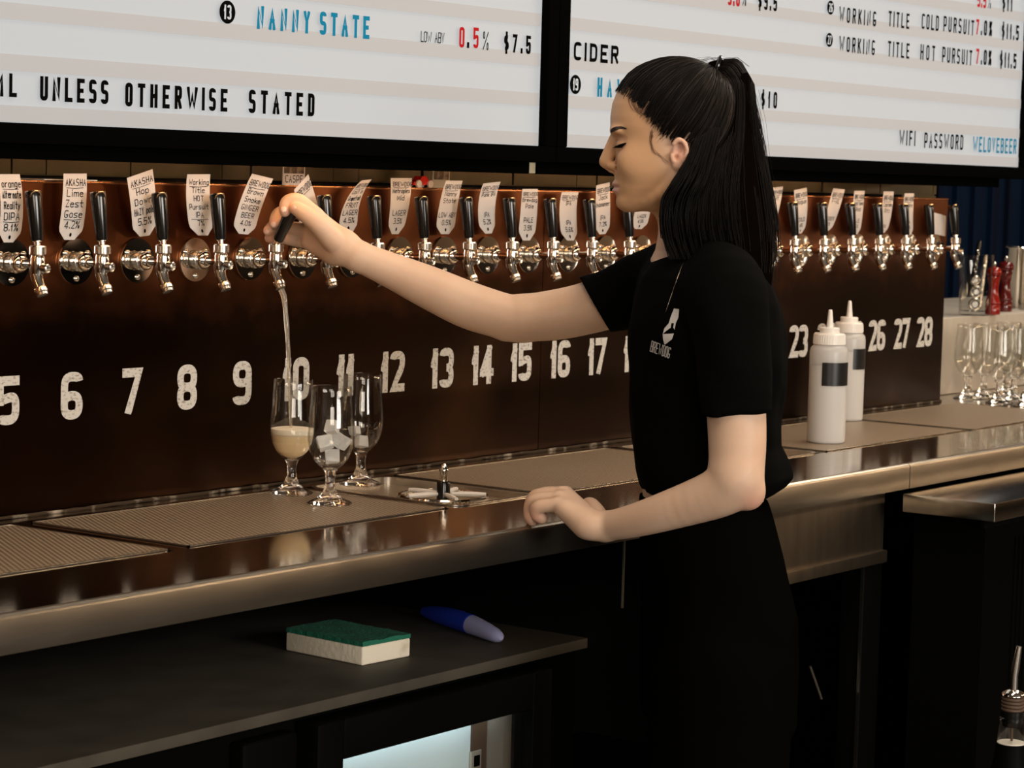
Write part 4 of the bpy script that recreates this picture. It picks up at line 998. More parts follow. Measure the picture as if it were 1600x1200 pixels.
# bottle with pourer in front of the bench
c = atD(1580, 1160, 3.55)
t = thing('spirit_bottle', 'dark bottle with steel pour spout at the bottom right corner', 'bottle', (c[0], c[1], c[2] - 0.255))
z0 = 0.255
MB().lathe([(0.036, 0), (0.038, 0.004), (0.038, 0.165), (0.034, 0.190), (0.024, 0.232), (0.0215, z0 - 0.001)], n=40).build('bottle_body', 'dark_gloss', t, sharp=0.9)
MB().lathe([(0.0205, z0 - 0.0008), (0.0205, z0 + 0.0006), (0.001, z0 + 0.0008)], n=36).build('liquid_surface', 'foam', t)
MB().lathe([(0.0215, z0), (0.0175, z0 + 0.030), (0.0185, z0 + 0.031), (0.0185, z0 + 0.037), (0.0165, z0 + 0.038), (0.0155, z0 + 0.036), (0.016, z0 + 0.030), (0.0198, z0 + 0.0015)], n=40, cap=False).build('neck', 'thin', t, sharp=0.9)
MB().lathe([(0.0135, z0 + 0.024), (0.0165, z0 + 0.040), (0.0168, z0 + 0.043), (0.0168, z0 + 0.047)], n=32).build('cork_collar', 'handle', t, sharp=0.6)
q_ = MB()
for k in range(4): q_.lathe([(0.0150, 0), (0.0168, 0.0015), (0.0168, 0.0035), (0.0150, 0.005)], (0, 0, z0 + 0.047 + k * 0.0052), n=32)
q_.build('ribbed_stopper', 'brownstrip', t, sharp=0.6)
MB().lathe([(0.0150, z0 + 0.068), (0.0175, z0 + 0.070), (0.0165, z0 + 0.074), (0.009, z0 + 0.078), (0.006, z0 + 0.079)], n=32).build('pourer_cap', 'chrome', t, sharp=0.9)
MB().tube([(0, 0, z0 + 0.076), (0.0005, 0, z0 + 0.100), (0.0015, -0.001, z0 + 0.112), (0.004, -0.004, z0 + 0.142)], [0.0060, 0.0056, 0.0058, 0.0042], 18).build('pour_spout', 'satin', t)
MB().tube([(0.001, 0, z0 + 0.002), (0.001, 0, z0 + 0.07)], 0.002, 8).build('breather_tube', 'brownstrip', t)

# ================================================================== the woman
PO = atD(1110, 790, 3.50)
PR_ = np.array([0.5989, -0.8008, 0.0]); PF_ = np.array([0.8008, 0.5989, 0.0])      # picture-right and away, level
ORG = np.array([PO[0], PO[1], 0.0])
woman = thing('person', 'woman in black t-shirt and trousers pulling a beer tap, dark ponytail', 'person', ORG)
def loc(px, py, D):
    d = atD(px, py, D) - ORG
    return np.array([d @ PR_, d @ PF_, d[2]])
def toworld(P):
    P = np.asarray(P); return np.outer(P[:, 0], PR_) + np.outer(P[:, 1], PF_) + np.outer(P[:, 2], np.array([0, 0, 1.0]))
DM = 3.50
S0 = DM / FPX                      # metres per pixel at her depth

class SDF:
    def __init__(s, lo, hi, h):
        s.lo = np.array(lo, float); s.h = h
        s.n = [int((hi[i] - lo[i]) / h) + 1 for i in range(3)]
        s.ax = [lo[i] + h * np.arange(s.n[i]) for i in range(3)]
        s.f = np.full(s.n, 0.05, np.float32)
    def reg(s, lo, hi):
        sl = []
        for i in range(3):
            a = max(0, int((lo[i] - s.lo[i]) / s.h) - 1); b = min(s.n[i], int((hi[i] - s.lo[i]) / s.h) + 2)
            sl.append(slice(a, max(a, b)))
        sl = tuple(sl)
        X, Y, Z = np.meshgrid(s.ax[0][sl[0]], s.ax[1][sl[1]], s.ax[2][sl[2]], indexing='ij', sparse=True)
        return sl, X, Y, Z
    def put(s, sl, d, k, op):
        a = s.f[sl]
        d = np.broadcast_to(d, a.shape).astype(np.float32)
        if op == 'add':
            h = np.maximum(k - np.abs(a - d), 0); s.f[sl] = np.minimum(a, d) - h * h / (4 * k)
        else:
            d = -d; h = np.maximum(k - np.abs(a - d), 0); s.f[sl] = np.maximum(a, d) + h * h / (4 * k)
    def cone(s, a, b, ra, rb, k=0.006, op='add', sq=None):
        a = np.array(a, float); b = np.array(b, float); m = max(ra, rb) + k + 0.008
        sl, X, Y, Z = s.reg(np.minimum(a, b) - m, np.maximum(a, b) + m)
        ba = b - a; L = ba @ ba + 1e-12
        t = np.clip(((X - a[0]) * ba[0] + (Y - a[1]) * ba[1] + (Z - a[2]) * ba[2]) / L, 0, 1)
        d = np.sqrt((X - a[0] - t * ba[0]) ** 2 + (Y - a[1] - t * ba[1]) ** 2 + (Z - a[2] - t * ba[2]) ** 2) - (ra + (rb - ra) * t)
        s.put(sl, d, k, op)
    def chain(s, P, R, k=0.006, op='add', sub=5):
        if len(P) > 2:
            P = np.array(P, float); R = np.array(R, float); Q = np.concatenate([P, R[:, None]], 1); n = len(Q); O = []
            for i in range(n - 1):
                p0, p1, p2, p3 = Q[max(i - 1, 0)], Q[i], Q[i + 1], Q[min(i + 2, n - 1)]
                for j in range(sub):
                    t = j / sub; O.append(0.5 * (2 * p1 + (p2 - p0) * t + (2 * p0 - 5 * p1 + 4 * p2 - p3) * t * t + (3 * p1 - p0 - 3 * p2 + p3) * t ** 3))
            O.append(Q[-1]); O = np.array(O); P = O[:, :3]; R = O[:, 3]; k = min(k, 0.004)
        for i in range(len(P) - 1): s.cone(P[i], P[i + 1], R[i], R[i + 1], k, op)
    def ell(s, c, r, k=0.006, op='add', rot=None):
        c = np.array(c, float); r = np.array(r, float); m = r.max() + k + 0.008
        sl, X, Y, Z = s.reg(c - m, c + m)
        x, y, z = X - c[0], Y - c[1], Z - c[2]
        if rot is not None:
            M_ = rot; x, y, z = M_[0][0] * x + M_[0][1] * y + M_[0][2] * z, M_[1][0] * x + M_[1][1] * y + M_[1][2] * z, M_[2][0] * x + M_[2][1] * y + M_[2][2] * z
        k0 = np.sqrt((x / r[0]) ** 2 + (y / r[1]) ** 2 + (z / r[2]) ** 2); k1 = np.sqrt((x / r[0] ** 2) ** 2 + (y / r[1] ** 2) ** 2 + (z / r[2] ** 2) ** 2) + 1e-9
        s.put(sl, k0 * (k0 - 1) / k1, k, op)
    def slices(s, rows, D, xc=None, k=0.006, p=2.0, op='add'):
        """rows: (py, front px, back px, half width px[, depth shift m]) profile slices seen from the side"""
        zz, xf, xb, w, yc = [], [], [], [], []
        for r in rows:
            sh = r[4] if len(r) > 4 else 0.0
            a = loc(r[1], r[0], D + sh); b = loc(r[2], r[0], D + sh); sc = (D + sh) / FPX
            zz.append((a[2] + b[2]) / 2); xf.append(a[0]); xb.append(b[0]); w.append(r[3] * sc); yc.append((a[1] + b[1]) / 2)
        o = np.argsort(zz); zz, xf, xb, w, yc = [np.array(v)[o] for v in (zz, xf, xb, w, yc)]
        sl, X, Y, Z = s.reg((xf.min() - .03, (yc - w).min() - .03, zz[0] - .02), (xb.max() + .03, (yc + w).max() + .03, zz[-1] + .02))
        z1 = Z[0, 0, :]
        def sm(v):
            # smooth interpolation over the slices
            return np.interp(z1, zz, v)[None, None, :]
        F_, B_, W_, Y_ = sm(xf), sm(xb), sm(w), sm(yc)
        C_ = (F_ + B_) / 2 if xc is None else np.clip(np.full_like(F_, loc(xc, 200, D)[0]), F_ + 0.3 * (B_ - F_), F_ + 0.75 * (B_ - F_))
        A_ = np.where(X < C_, C_ - F_, B_ - C_)
        q = (np.abs((X - C_) / A_) ** p + np.abs((Y - Y_) / W_) ** p) ** (1 / p)
        d = (q - 1) * np.minimum(A_, W_)
        d = np.maximum(d, np.maximum(zz[0] - Z, Z - zz[-1]))
        s.put(sl, d, k, op)
    def plane_cut(s, pt, n, sl=None, k=0.002):
        """remove the side the normal points to"""
        X, Y, Z = np.meshgrid(*s.ax, indexing='ij', sparse=True); n = np.array(n, float); n /= np.linalg.norm(n)
        d = (X - pt[0]) * n[0] + (Y - pt[1]) * n[1] + (Z - pt[2]) * n[2]
        s.f = np.maximum(s.f, d.astype(np.float32))
    def mesh(s, smooth=0):
        f = s.f; ins = f < 0
        ins[0] = ins[-1] = False; ins[:, 0] = ins[:, -1] = False; ins[:, :, 0] = ins[:, :, -1] = False
        f = np.where(ins, f, np.maximum(f, 1e-5))
        c = np.zeros([n - 1 for n in s.n], np.int8)
        for i in (0, 1):
            for j in (0, 1):
                for k in (0, 1):
                    c += ins[i:s.n[0] - 1 + i, j:s.n[1] - 1 + j, k:s.n[2] - 1 + k]
        act = (c > 0) & (c < 8); I = np.argwhere(act)
        idx = np.full(c.shape, -1, np.int64); idx[act] = np.arange(len(I))
        cor = {}
        for i in (0, 1):
            for j in (0, 1):
                for k in (0, 1): cor[(i, j, k)] = f[I[:, 0] + i, I[:, 1] + j, I[:, 2] + k]
        acc = np.zeros((len(I), 3)); cnt = np.zeros(len(I))
        for a in cor:
            for ax in range(3):
                if a[ax] == 0:
                    b = list(a); b[ax] = 1; b = tuple(b)
                    fa, fb = cor[a], cor[b]; m = (fa < 0) != (fb < 0)
                    t = np.where(m, fa / np.where(np.abs(fa - fb) < 1e-12, 1, fa - fb), 0)
                    p = np.tile(np.array(a, float), (len(I), 1)); p[:, ax] += t
                    acc[m] += p[m]; cnt += m
        V = s.lo + (I + acc / cnt[:, None]) * s.h
        Fs = []
        for ax in range(3):
            u, v = (ax + 1) % 3, (ax + 2) % 3
            a = [slice(1, -1)] * 3; b = [slice(1, -1)] * 3
            a[ax] = slice(0, s.n[ax] - 1); b[ax] = slice(1, s.n[ax])
            ia, ib = ins[tuple(a)], ins[tuple(b)]
            E_ = np.argwhere(ia != ib); sg = ia[tuple(E_.T)]
            E_ = E_ + 1; E_[:, ax] -= 1
            def cell(du, dv):
                q = E_.copy(); q[:, u] -= du; q[:, v] -= dv; return idx[q[:, 0], q[:, 1], q[:, 2]]
            q = np.stack([cell(1, 1), cell(0, 1), cell(0, 0), cell(1, 0)], 1)
            q[~sg] = q[~sg][:, ::-1]
            Fs.append(q)
        F = np.concatenate(Fs)
        if smooth:
            e = np.concatenate([F[:, [0, 1]], F[:, [1, 2]], F[:, [2, 3]], F[:, [3, 0]]]); e = np.concatenate([e, e[:, ::-1]])
            deg = np.bincount(e[:, 0], minlength=len(V)).astype(float)
            for it in range(smooth):
                for lam in (0.5, -0.52):
                    A_ = np.stack([np.bincount(e[:, 0], weights=V[e[:, 1], k], minlength=len(V)) for k in range(3)], 1) / deg[:, None]
                    V = V + lam * (A_ - V)
        return V, F

def npmesh(name, V, F, m, parent):
    """V in the person's own frame"""
    me = bpy.data.meshes.new(name); W = toworld(V)
    me.vertices.add(len(W)); me.vertices.foreach_set('co', W.astype(np.float32).ravel())
    k = F.shape[1]
    me.loops.add(F.size); me.loops.foreach_set('vertex_index', F.astype(np.int32).ravel())
    me.polygons.add(len(F)); me.polygons.foreach_set('loop_start', np.arange(0, F.size, k, dtype=np.int32))
    me.update(calc_edges=True); me.validate()
    me.polygons.foreach_set('use_smooth', [True] * len(me.polygons))
    me.materials.append(MT[m]); o = bpy.data.objects.new(name, me); COL.objects.link(o); o.parent = parent
    return o

# ---- body: head, neck, torso, arms and hands in one continuous surface
lo = loc(395, 900, 3.50); hi = loc(1270, 80, 3.5)
body = SDF((lo[0] - .02, -0.26, 0.86), (hi[0] - .0, 0.30, hi[2] + 0.03), 0.0021)
HEAD = [(97.5, 1040, 1082, 26), (103, 1015, 1108, 44), (112, 995, 1125, 57), (125, 979, 1138, 68), (145, 964, 1150, 76), (165, 956.5, 1155, 80), (185, 953.5, 1156, 81), (200, 953.5, 1154, 80), (210, 955.5, 1151, 78),
        (222, 959, 1147, 76), (240, 961, 1138, 73), (256, 960.5, 1126, 69), (270, 959.5, 1110, 65), (282, 960.5, 1096, 61), (296, 962.5, 1080, 56), (306, 965.5, 1066, 50), (316, 967, 1050, 43), (324, 970, 1040, 34), (330, 980, 1025, 22)]
body.slices(HEAD, DM, xc=1052, k=0.004, p=2.15)
def hp(px, py, l=0.0): return loc(px, py, DM + l * S0)
px_ = lambda v: v * S0
# neck
body.cone(hp(1078, 275), hp(1092, 395), px_(50), px_(55), k=0.02)
body.cone(hp(1040, 318), hp(1075, 372), px_(20), px_(30), k=0.012)
body.cone(hp(1092, 395), hp(1100, 440), px_(58), px_(85), k=0.03)
# jaw
for sgn in (-1, 1):
    body.chain([hp(1056, 262, 60 * sgn), hp(1042, 296, 50 * sgn), hp(990, 320, 18 * sgn)], [px_(12), px_(12), px_(11)], k=0.014)
    body.ell(hp(994, 250, 42 * sgn), (px_(26), px_(13), px_(21)), k=0.020)          # cheek
    body.ell(hp(964, 204, 28 * sgn), (px_(11), px_(22), px_(6)), k=0.008)           # brow ridge
    body.ell(hp(962, 226, 33 * sgn), (px_(9), px_(15), px_(9)), k=0.010, op='sub')  # socket
    body.ell(hp(976, 226, 31 * sgn), (px_(13.0), px_(14), px_(10.5)), k=0.004)       # lidded eyeball
# nose
body.chain([hp(961, 214), hp(953, 233), hp(946.5, 252)], [px_(7), px_(7.2), px_(8.8)], k=0.007)
body.cone(hp(946, 254), hp(955, 264), px_(8.0), px_(6), k=0.006)
for sgn in (-1, 1):
    body.ell(hp(957, 259, 12 * sgn), (px_(9), px_(6.0), px_(6.5)), k=0.005)
    body.ell(hp(951.5, 266.0, 7.0 * sgn), (px_(5.5), px_(3.4), px_(3.4)), k=0.002, op='sub')
    body.cone(hp(964, 253, 15 * sgn), hp(964.5, 266, 15.5 * sgn), px_(1.8), px_(1.4), k=0.004, op='sub')
# lips
body.ell(hp(965.5, 287.5), (px_(9.5), px_(19), px_(5.0)), k=0.004)
body.ell(hp(966, 298.0), (px_(9.8), px_(17), px_(5.6)), k=0.003)
body.cone(hp(956, 292.6, -9), hp(958, 292.4, 9), px_(1.5), px_(1.5), k=0.0025, op='sub')
for sgn in (-1, 1): body.cone(hp(958, 292.5, 8 * sgn), hp(968, 291.8, 20 * sgn), px_(1.3), px_(0.6), k=0.003, op='sub')
body.ell(hp(977, 317), (px_(11.5), px_(18), px_(11)), k=0.012)
# ears
er = np.array(Matrix.Rotation(0.22, 3, 'Z') @ Matrix.Rotation(-0.18, 3, 'Y'))
for sgn in (-1, 1):
    rr = er if sgn < 0 else np.array(Matrix.Rotation(-0.22, 3, 'Z') @ Matrix.Rotation(-0.18, 3, 'Y'))
    body.ell(hp(1062, 239, 76 * sgn), (px_(13.5), px_(5.5), px_(23)), k=0.004, rot=rr)
    body.ell(hp(1059, 257, 74 * sgn), (px_(8), px_(4.5), px_(9)), k=0.004)
    body.ell(hp(1060, 231, 83 * sgn), (px_(7.5), px_(7), px_(10)), k=0.002, op='sub', rot=rr)
    body.ell(hp(1056, 246, 82 * sgn), (px_(4.5), px_(8), px_(5.5)), k=0.002, op='sub')
    body.chain([hp(1052, 226, 82 * sgn), hp(1060, 218, 84 * sgn), hp(1070, 224, 85 * sgn), hp(1073, 238, 83 * sgn), hp(1067, 252, 79 * sgn)], [px_(2.6), px_(3), px_(3), px_(2.8), px_(2.4)], k=0.002)
    body.cone(hp(1050, 243, 78 * sgn), hp(1051, 250, 77 * sgn), px_(3.5), px_(3.5), k=0.003)
# torso under the shirt
body.slices([(420, 1030, 1175, 120), (470, 1010, 1200, 160), (560, 1005, 1205, 150), (660, 1010, 1200, 130), (740, 1012, 1190, 128), (770, 1004, 1192, 133), (810, 1006, 1196, 145), (850, 1010, 1200, 150)], DM, k=0.03)
body.cone(hp(1110, 425), loc(1135, 445, 3.365), px_(50), px_(50), k=0.03)
body.cone(hp(1080, 425), loc(1040, 438, 3.64), px_(50), px_(46), k=0.03)
# near (left) arm, resting on the counter edge
LS, LE, LW = loc(1138, 455, 3.355), loc(1150, 752, 3.275), loc(944, 823, 3.375)
def rp(v, D): return v * D / FPX
body.chain([LS, loc(1148, 600, 3.30), loc(1152, 690, 3.285), LE], [rp(50, 3.33), rp(46, 3.3), rp(44, 3.28), rp(41, 3.28)], k=0.012)
body.cone(LE, loc(1170, 772, 3.275), rp(40, 3.28), rp(24, 3.28), k=0.016)
body.chain([LE, loc(1118, 772, 3.285), loc(1040, 799, 3.315), loc(985, 815, 3.345), LW], [rp(41, 3.28), rp(37, 3.28), rp(29.5, 3.31), rp(24.5, 3.34), rp(21.5, 3.37)], k=0.012)
# left hand
def h(px, py, D): return loc(px, py, D)
W2 = loc(925, 820, 3.378)
body.cone(LW, W2, rp(21.5, 3.37), rp(20, 3.37), k=0.01)
K = [h(884, 772, 3.462), h(879, 772, 3.440), h(874, 779, 3.418), h(871, 789, 3.398)]            # index .. pinky knuckles
for i, q in enumerate(K): body.cone(W2 + np.array([0, 0.010 - 0.007 * i, 0.0]), q, rp(17, 3.4), rp([13.0, 13.0, 12.5, 11.5][i], 3.42), k=0.012)
body.cone(h(912, 822, 3.372), h(884, 798, 3.390), rp(16, 3.38), rp(12, 3.38), k=0.012)
FJ = [[K[0], h(848, 772, 3.482), h(832, 792, 3.486), h(832, 808, 3.480)],
      [K[1], h(838, 775, 3.455), h(828, 796, 3.462), h(829, 813, 3.455)],
      [K[2], h(835, 782, 3.432), h(828, 800, 3.438), h(832, 814, 3.432)],
      [K[3], h(842, 792, 3.406), h(838, 803, 3.413), h(848, 811, 3.413)]]
FR = [(10.5, 9.6, 8.6, 7.6), (10.8, 9.8, 8.8, 7.8), (10.5, 9.6, 8.6, 7.6), (10, 9.4, 8.4, 7.2)]
for P, R in zip(FJ, FR): body.chain(P, [rp(r, 3.44) for r in R], k=0.0035)
body.chain([h(936, 806, 3.42), h(922, 788, 3.455), h(906, 799, 3.475), h(893, 808, 3.480)], [rp(13, 3.4), rp(10, 3.44), rp(9, 3.46), rp(7.5, 3.46)], k=0.006)
# far (right) arm, reaching to the tap
RS, RE, RW = loc(1040, 440, 3.66), loc(797, 497, 3.695), loc(556, 399, 3.668)
body.chain([RS, loc(930, 478, 3.695), loc(860, 493, 3.70), RE], [rp(50, 3.66), rp(40.5, 3.69), rp(38, 3.69), rp(34.5, 3.66)], k=0.012)
body.cone(loc(812, 500, 3.698), loc(788, 505, 3.698), rp(33, 3.66), rp(25, 3.66), k=0.014)
body.chain([RE, loc(735, 478, 3.692), loc(670, 449, 3.685), loc(610, 422, 3.677), RW], [rp(34.5, 3.66), rp(36, 3.66), rp(32.5, 3.65), rp(26.5, 3.64), rp(22.5, 3.63)], k=0.012)
# right hand around the handle
D0 = 3.672
RM = loc(535, 386, D0)
body.cone(RW, RM, rp(22.5, D0), rp(23, D0), k=0.010)
KI, KM, KR, KP = h(493, 338, D0 - .012), h(492, 346, D0 + .010), h(488, 362, D0 + .026), h(484, 377, D0 + .036)
for q, r in ((KI, 14), (KM, 14), (KR, 13.5), (KP, 12)): body.cone(RM, q, rp(22, D0), rp(r, D0), k=0.012)
body.cone(h(520, 395, D0 + .008), h(486, 380, D0 + .030), rp(18, D0), rp(11, D0), k=0.012)
body.chain([KI, h(467, 314, D0 - .012), h(449, 316, D0 - .012), h(445, 331, D0 - .017)], [rp(12.5, D0), rp(10.2, D0), rp(9.0, D0), rp(7.8, D0)], k=0.004)      # index over the top
body.chain([KM, h(462, 330, D0 + .034), h(436, 334, D0 + .034), h(429, 350, D0 + .018)], [rp(12, D0), rp(10, D0), rp(9, D0), rp(8, D0)], k=0.004)
body.chain([KR, h(460, 357, D0 + .046), h(432, 352, D0 + .044), h(419, 361, D0 + .030)], [rp(11.5, D0), rp(9.8, D0), rp(8.8, D0), rp(7.6, D0)], k=0.0035)
body.chain([KP, h(464, 376, D0 + .050), h(438, 371, D0 + .050), h(420, 372, D0 + .040)], [rp(10.5, D0), rp(9.0, D0), rp(8.2, D0), rp(7.0, D0)], k=0.0035)
body.chain([h(522, 378, D0 - .018), h(498, 352, D0 - .030), h(476, 334, D0 - .030), h(461, 325, D0 - .024)], [rp(17, D0), rp(13.2, D0), rp(10.8, D0), rp(8.6, D0)], k=0.008)   # thumb
V, F = body.mesh(smooth=2)
bodyo = npmesh('body', V, F, 'skin', woman)
# lips and eye make-up are their own colour on the same continuous skin
Cc = V[F].mean(1); Wc = toworld(Cc) + ORG - CAM; zc = Wc @ CF
pxc, pyc = 800 + FPX * (Wc @ CR) / zc, 600 - FPX * (Wc @ CU) / zc
lat = (Cc[:, 1] - hp(1000, 250)[1]) / S0
mi = np.zeros(len(F), np.int32)
mi[(((pxc - 959) / 11.5) ** 2 + ((pyc - 293.2) / 9.2) ** 2 < 1) & (np.abs(lat) < 24)] = 1
mi[(((pxc - 969) / 12.0) ** 2 + ((pyc - 215.5) / 7.0) ** 2 < 1) & (np.abs(lat) > 12)] = 2
tv = toworld(V) + ORG - CAM; zv = tv @ CF; vx, vy = 800 + FPX * (tv @ CR) / zv, 600 - FPX * (tv @ CU) / zv
sst = lambda a, b, x: np.clip((x - a) / (b - a), 0, 1) ** 2 * (3 - 2 * np.clip((x - a) / (b - a), 0, 1))
face = sst(1058, 1008, vx - 0.25 * (vy - 230)) * sst(352, 330, vy) * (V[:, 2] > hp(1000, 350)[2]) * (vx > 920)
ear = np.exp(-(((vx - 1062) / 15) ** 2 + ((vy - 240) / 24) ** 2)) * (np.abs(V[:, 1] - hp(1000, 250)[1]) > px_(60))
tip = np.zeros(len(V))
for cx_, cy_, r_ in ((446, 328, 9), (428, 350, 8), (417, 362, 8), (420, 373, 8), (834, 808, 12), (1180, 790, 22)): tip = np.maximum(tip, np.exp(-((vx - cx_) ** 2 + (vy - cy_) ** 2) / (r_ * r_)))
col = np.stack([face, np.clip(0.8 * ear + 0.75 * tip, 0, 1), 0 * face, 0 * face + 1], 1).astype(np.float32)
ca_ = bodyo.data.color_attributes.new('tint', 'FLOAT_COLOR', 'POINT'); ca_.data.foreach_set('color', col.ravel())
bodyo.data.materials.append(MT['lip']); bodyo.data.materials.append(MT['makeup'])
bodyo.data.polygons.foreach_set('material_index', mi)

# nails
def nail(c, nrm, along, w, l):
    c = Vector(c); n = Vector(nrm).normalized(); a = Vector(along); a = (a - n * a.dot(n)).normalized(); s = n.cross(a)
    V = []; F = []
    for j in range(7):
        for i in range(7):
            u, v = i / 3 - 1, j / 3 - 1
            k = math.sqrt(max(0, 1 - abs(v) ** 4)) if abs(v) > .6 else 1
            V.append(tuple(c + s * (u * w * k) + a * (v * l) - n * (0.0016 * u * u + 0.0006 * v * v)))
    for j in range(6):
        for i in range(6): q = j * 7 + i; F.append((q, q + 1, q + 8, q + 7))
    return np.array(V), np.array(F)
MT['nail'] = mat('fingernail', (0.74, 0.50, 0.40), 0.25)

def addnail(px, py, ax, ay, w, l):
    p = None; a = loc(px, py, 3.30); b = loc(px, py, 3.80)
    for i in range(900):
        q = a + (b - a) * i / 900; ix = [int(round((q[k] - body.lo[k]) / body.h)) for k in range(3)]
        if all(1 <= ix[k] < body.n[k] - 1 for k in range(3)) and body.f[tuple(ix)] < 0.0006: p = q; break
    if p is None: return
    g = np.array([float(body.f[tuple(np.array(ix) + e)] - body.f[tuple(np.array(ix) - e)]) for e in np.eye(3, dtype=int)]); g /= np.linalg.norm(g) + 1e-9
    al = loc(px + ax, py + ay, 3.5) - loc(px, py, 3.5)
    V, F = nail(p + g * 0.0006, g, al, w, l)
    npmesh('fingernail', V, F, 'nail', woman)
for n_ in ((443, 327, -1.5, 6, .0042, .0050), (427, 351, -3, 6, .0040, .0046), (416, 362, -6, 3, .0034, .0042), (460, 323, -4, -4, .0046, .0052), (829, 813, 0, 5, .0036, .0040)): addnail(*n_)
# ---- lips tint, brow, lashes
def surf_patch(name, pts, m, off=0.0006):
    return None
def tube_local(name, paths, radii, m, n=5):
    mb = MB()
    for P, R in zip(paths, radii):
        mb.tube([tuple(p) for p in P], R, n)
    V = toworld(np.array(mb.V)); return raw(name, V, mb.F, m, woman, sharp=None)
# nearest-surface helper on the head: march along the near (lateral) direction
def onface(px, py, lift=0.0):
    """front-most body surface point seen at this pixel, from the field"""
    a = loc(px, py, 3.35); b = loc(px, py, 3.55)
    for i in range(400):
        p = a + (b - a) * i / 400
        ix = [int((p[k] - body.lo[k]) / body.h) for k in range(3)]
        if all(0 <= ix[k] < body.n[k] for k in range(3)) and body.f[tuple(ix)] < 0.0012:
            return p + (a - b) / np.linalg.norm(b - a) * lift
    return a + (b - a) * 0.5
BP, BR = [], []
for k in range(170):
    u = random.random() ** 1.2; x = 954 + 21 * u; y = 205 - 7 * math.sin(u * 1.9) + random.uniform(-2.6, 2.6) * (1.15 - u * .8) + 2.5 * u * u
    P = [onface(x, y, .0004), onface(x + 2.5, y - 1.6 * (1 - u), .0010), onface(x + 5, y - 1.6 * (1 - u) + 1.2 * u, .0008)]
    BP.append(P); BR.append([.0007, .0006, .0002])
tube_local('eyebrow', BP, BR, 'brow', 4)
LP, LR = [], []
lid = [(962, 228.5), (966, 229.2), (970, 228.0), (974, 226.0), (978, 223.5)]
LP.append([onface(x, y, .0004) for x, y in lid]); LR.append([.0009, .0024, .0032, .0024, .0008])
for k in range(16):
    u = k / 15.0; i = min(int(u * 4), 3); x = lid[i][0] + (lid[i + 1][0] - lid[i][0]) * (u * 4 - i); y = lid[i][1] + (lid[i + 1][1] - lid[i][1]) * (u * 4 - i)
    p = onface(x, y, .0006); dirn = np.array([-0.8 + 0.5 * u, -0.9, -0.45]); dirn /= np.linalg.norm(dirn)
    LP.append([p, p + dirn * .0035 + np.array([0, 0, -.0004]), p + dirn * .0070 + np.array([-.0006, 0, .0004])]); LR.append([.0004, .0003, .0001])
tube_local('eyelashes', LP, LR, 'ink', 4)

# ---- shirt
SH = [(388, 1052, 1140, 66), (398, 1040, 1165, 92), (412, 1018, 1186, 130), (432, 1003, 1203, 160), (470, 990, 1216, 176), (520, 982, 1226, 176), (556, 981, 1229, 170), (600, 983, 1226, 160), (640, 985, 1221, 152), (690, 987, 1217, 150),
      (715, 991, 1230, 152), (738, 994, 1236, 152), (752, 997, 1226, 150), (768, 1001, 1204, 146)]
sh = SDF((loc(880, 500, 3.5)[0], -0.28, loc(1100, 800, 3.5)[2]), (loc(1275, 500, 3.5)[0], 0.32, loc(1100, 370, 3.5)[2]), 0.004)
sh.slices(SH, DM, k=0.012, p=2.2)
# neck opening
sh.cone(hp(1070, 355), hp(1088, 398), px_(62), px_(50), k=0.006, op='sub')
def sleeve(P, R, cut, n):
    s2 = SDF(sh.lo, sh.lo + 0.01, sh.h); s2.n, s2.ax, s2.f = sh.n, sh.ax, np.full(sh.n, 0.05, np.float32); s2.chain(P, R, k=0.02); s2.plane_cut(cut, n)
    k = 0.020; a, d = sh.f, s2.f; hh = np.maximum(k - np.abs(a - d), 0); sh.f = np.minimum(a, d) - hh * hh / (4 * k)
sleeve([hp(1110, 432), loc(1132, 455, 3.35), loc(1146, 560, 3.305), loc(1152, 690, 3.285)], [px_(55), rp(63, 3.34), rp(57, 3.3), rp(52.5, 3.29)], loc(1150, 646, 3.29), (0.10, 0.0, -1))
sleeve([hp(1075, 430), loc(1035, 440, 3.65), loc(930, 476, 3.685), loc(860, 492, 3.69)], [px_(55), rp(58, 3.65), rp(47, 3.68), rp(45, 3.69)], loc(929, 474, 3.685), loc(860, 490, 3.69) - loc(930, 452, 3.685))
X, Y, Z = np.meshgrid(*sh.ax, indexing='ij', sparse=True)
zr = Z - sh.lo[2]
fold = 0.0022 * np.sin(55 * (X + 0.5 * Z) + 6 * np.sin(9 * Y)) * np.cos(38 * (Z - .7 * Y)) + 0.0028 * np.sin(34 * (Z + .9 * X) + 4 * np.sin(14 * X)) * np.exp(-zr / 0.10)
sh.f = sh.f + fold.astype(np.float32)
V, F = sh.mesh(smooth=3)
shirt = npmesh('t_shirt', V, F, 'shirt', woman)

# ---- trousers (wide legs) and shoes
tr = SDF((loc(950, 900, 3.5)[0], -0.30, 0.02), (loc(1300, 900, 3.5)[0], 0.30, loc(1100, 764, 3.5)[2]), 0.0075)
tr.slices([(776, 999, 1198, 146), (800, 1000, 1206, 152), (870, 1000, 1224, 165), (960, 1002, 1243, 172), (1050, 1004, 1245, 172), (1120, 1006, 1243, 170)], DM, k=0.02, p=2.3)
for sgn in (-1, 1):
    tr.chain([hp(1124, 1050, 82 * sgn), hp(1120, 1400, 88 * sgn), hp(1118, 1790, 92 * sgn)], [px_(108), px_(100), px_(92)], k=0.03)
X, Y, Z = np.meshgrid(*tr.ax, indexing='ij', sparse=True)
tr.f = tr.f + (0.0035 * np.sin(60 * Y + 30 * X + 5 * np.sin(7 * Z)) * np.clip((0.92 - Z) / 0.2, 0, 1)).astype(np.float32)
tr.plane_cut((0, 0, 0.04), (0, 0, -1))
V, F = tr.mesh(smooth=3)
npmesh('trousers', V, F, 'trousers', woman)
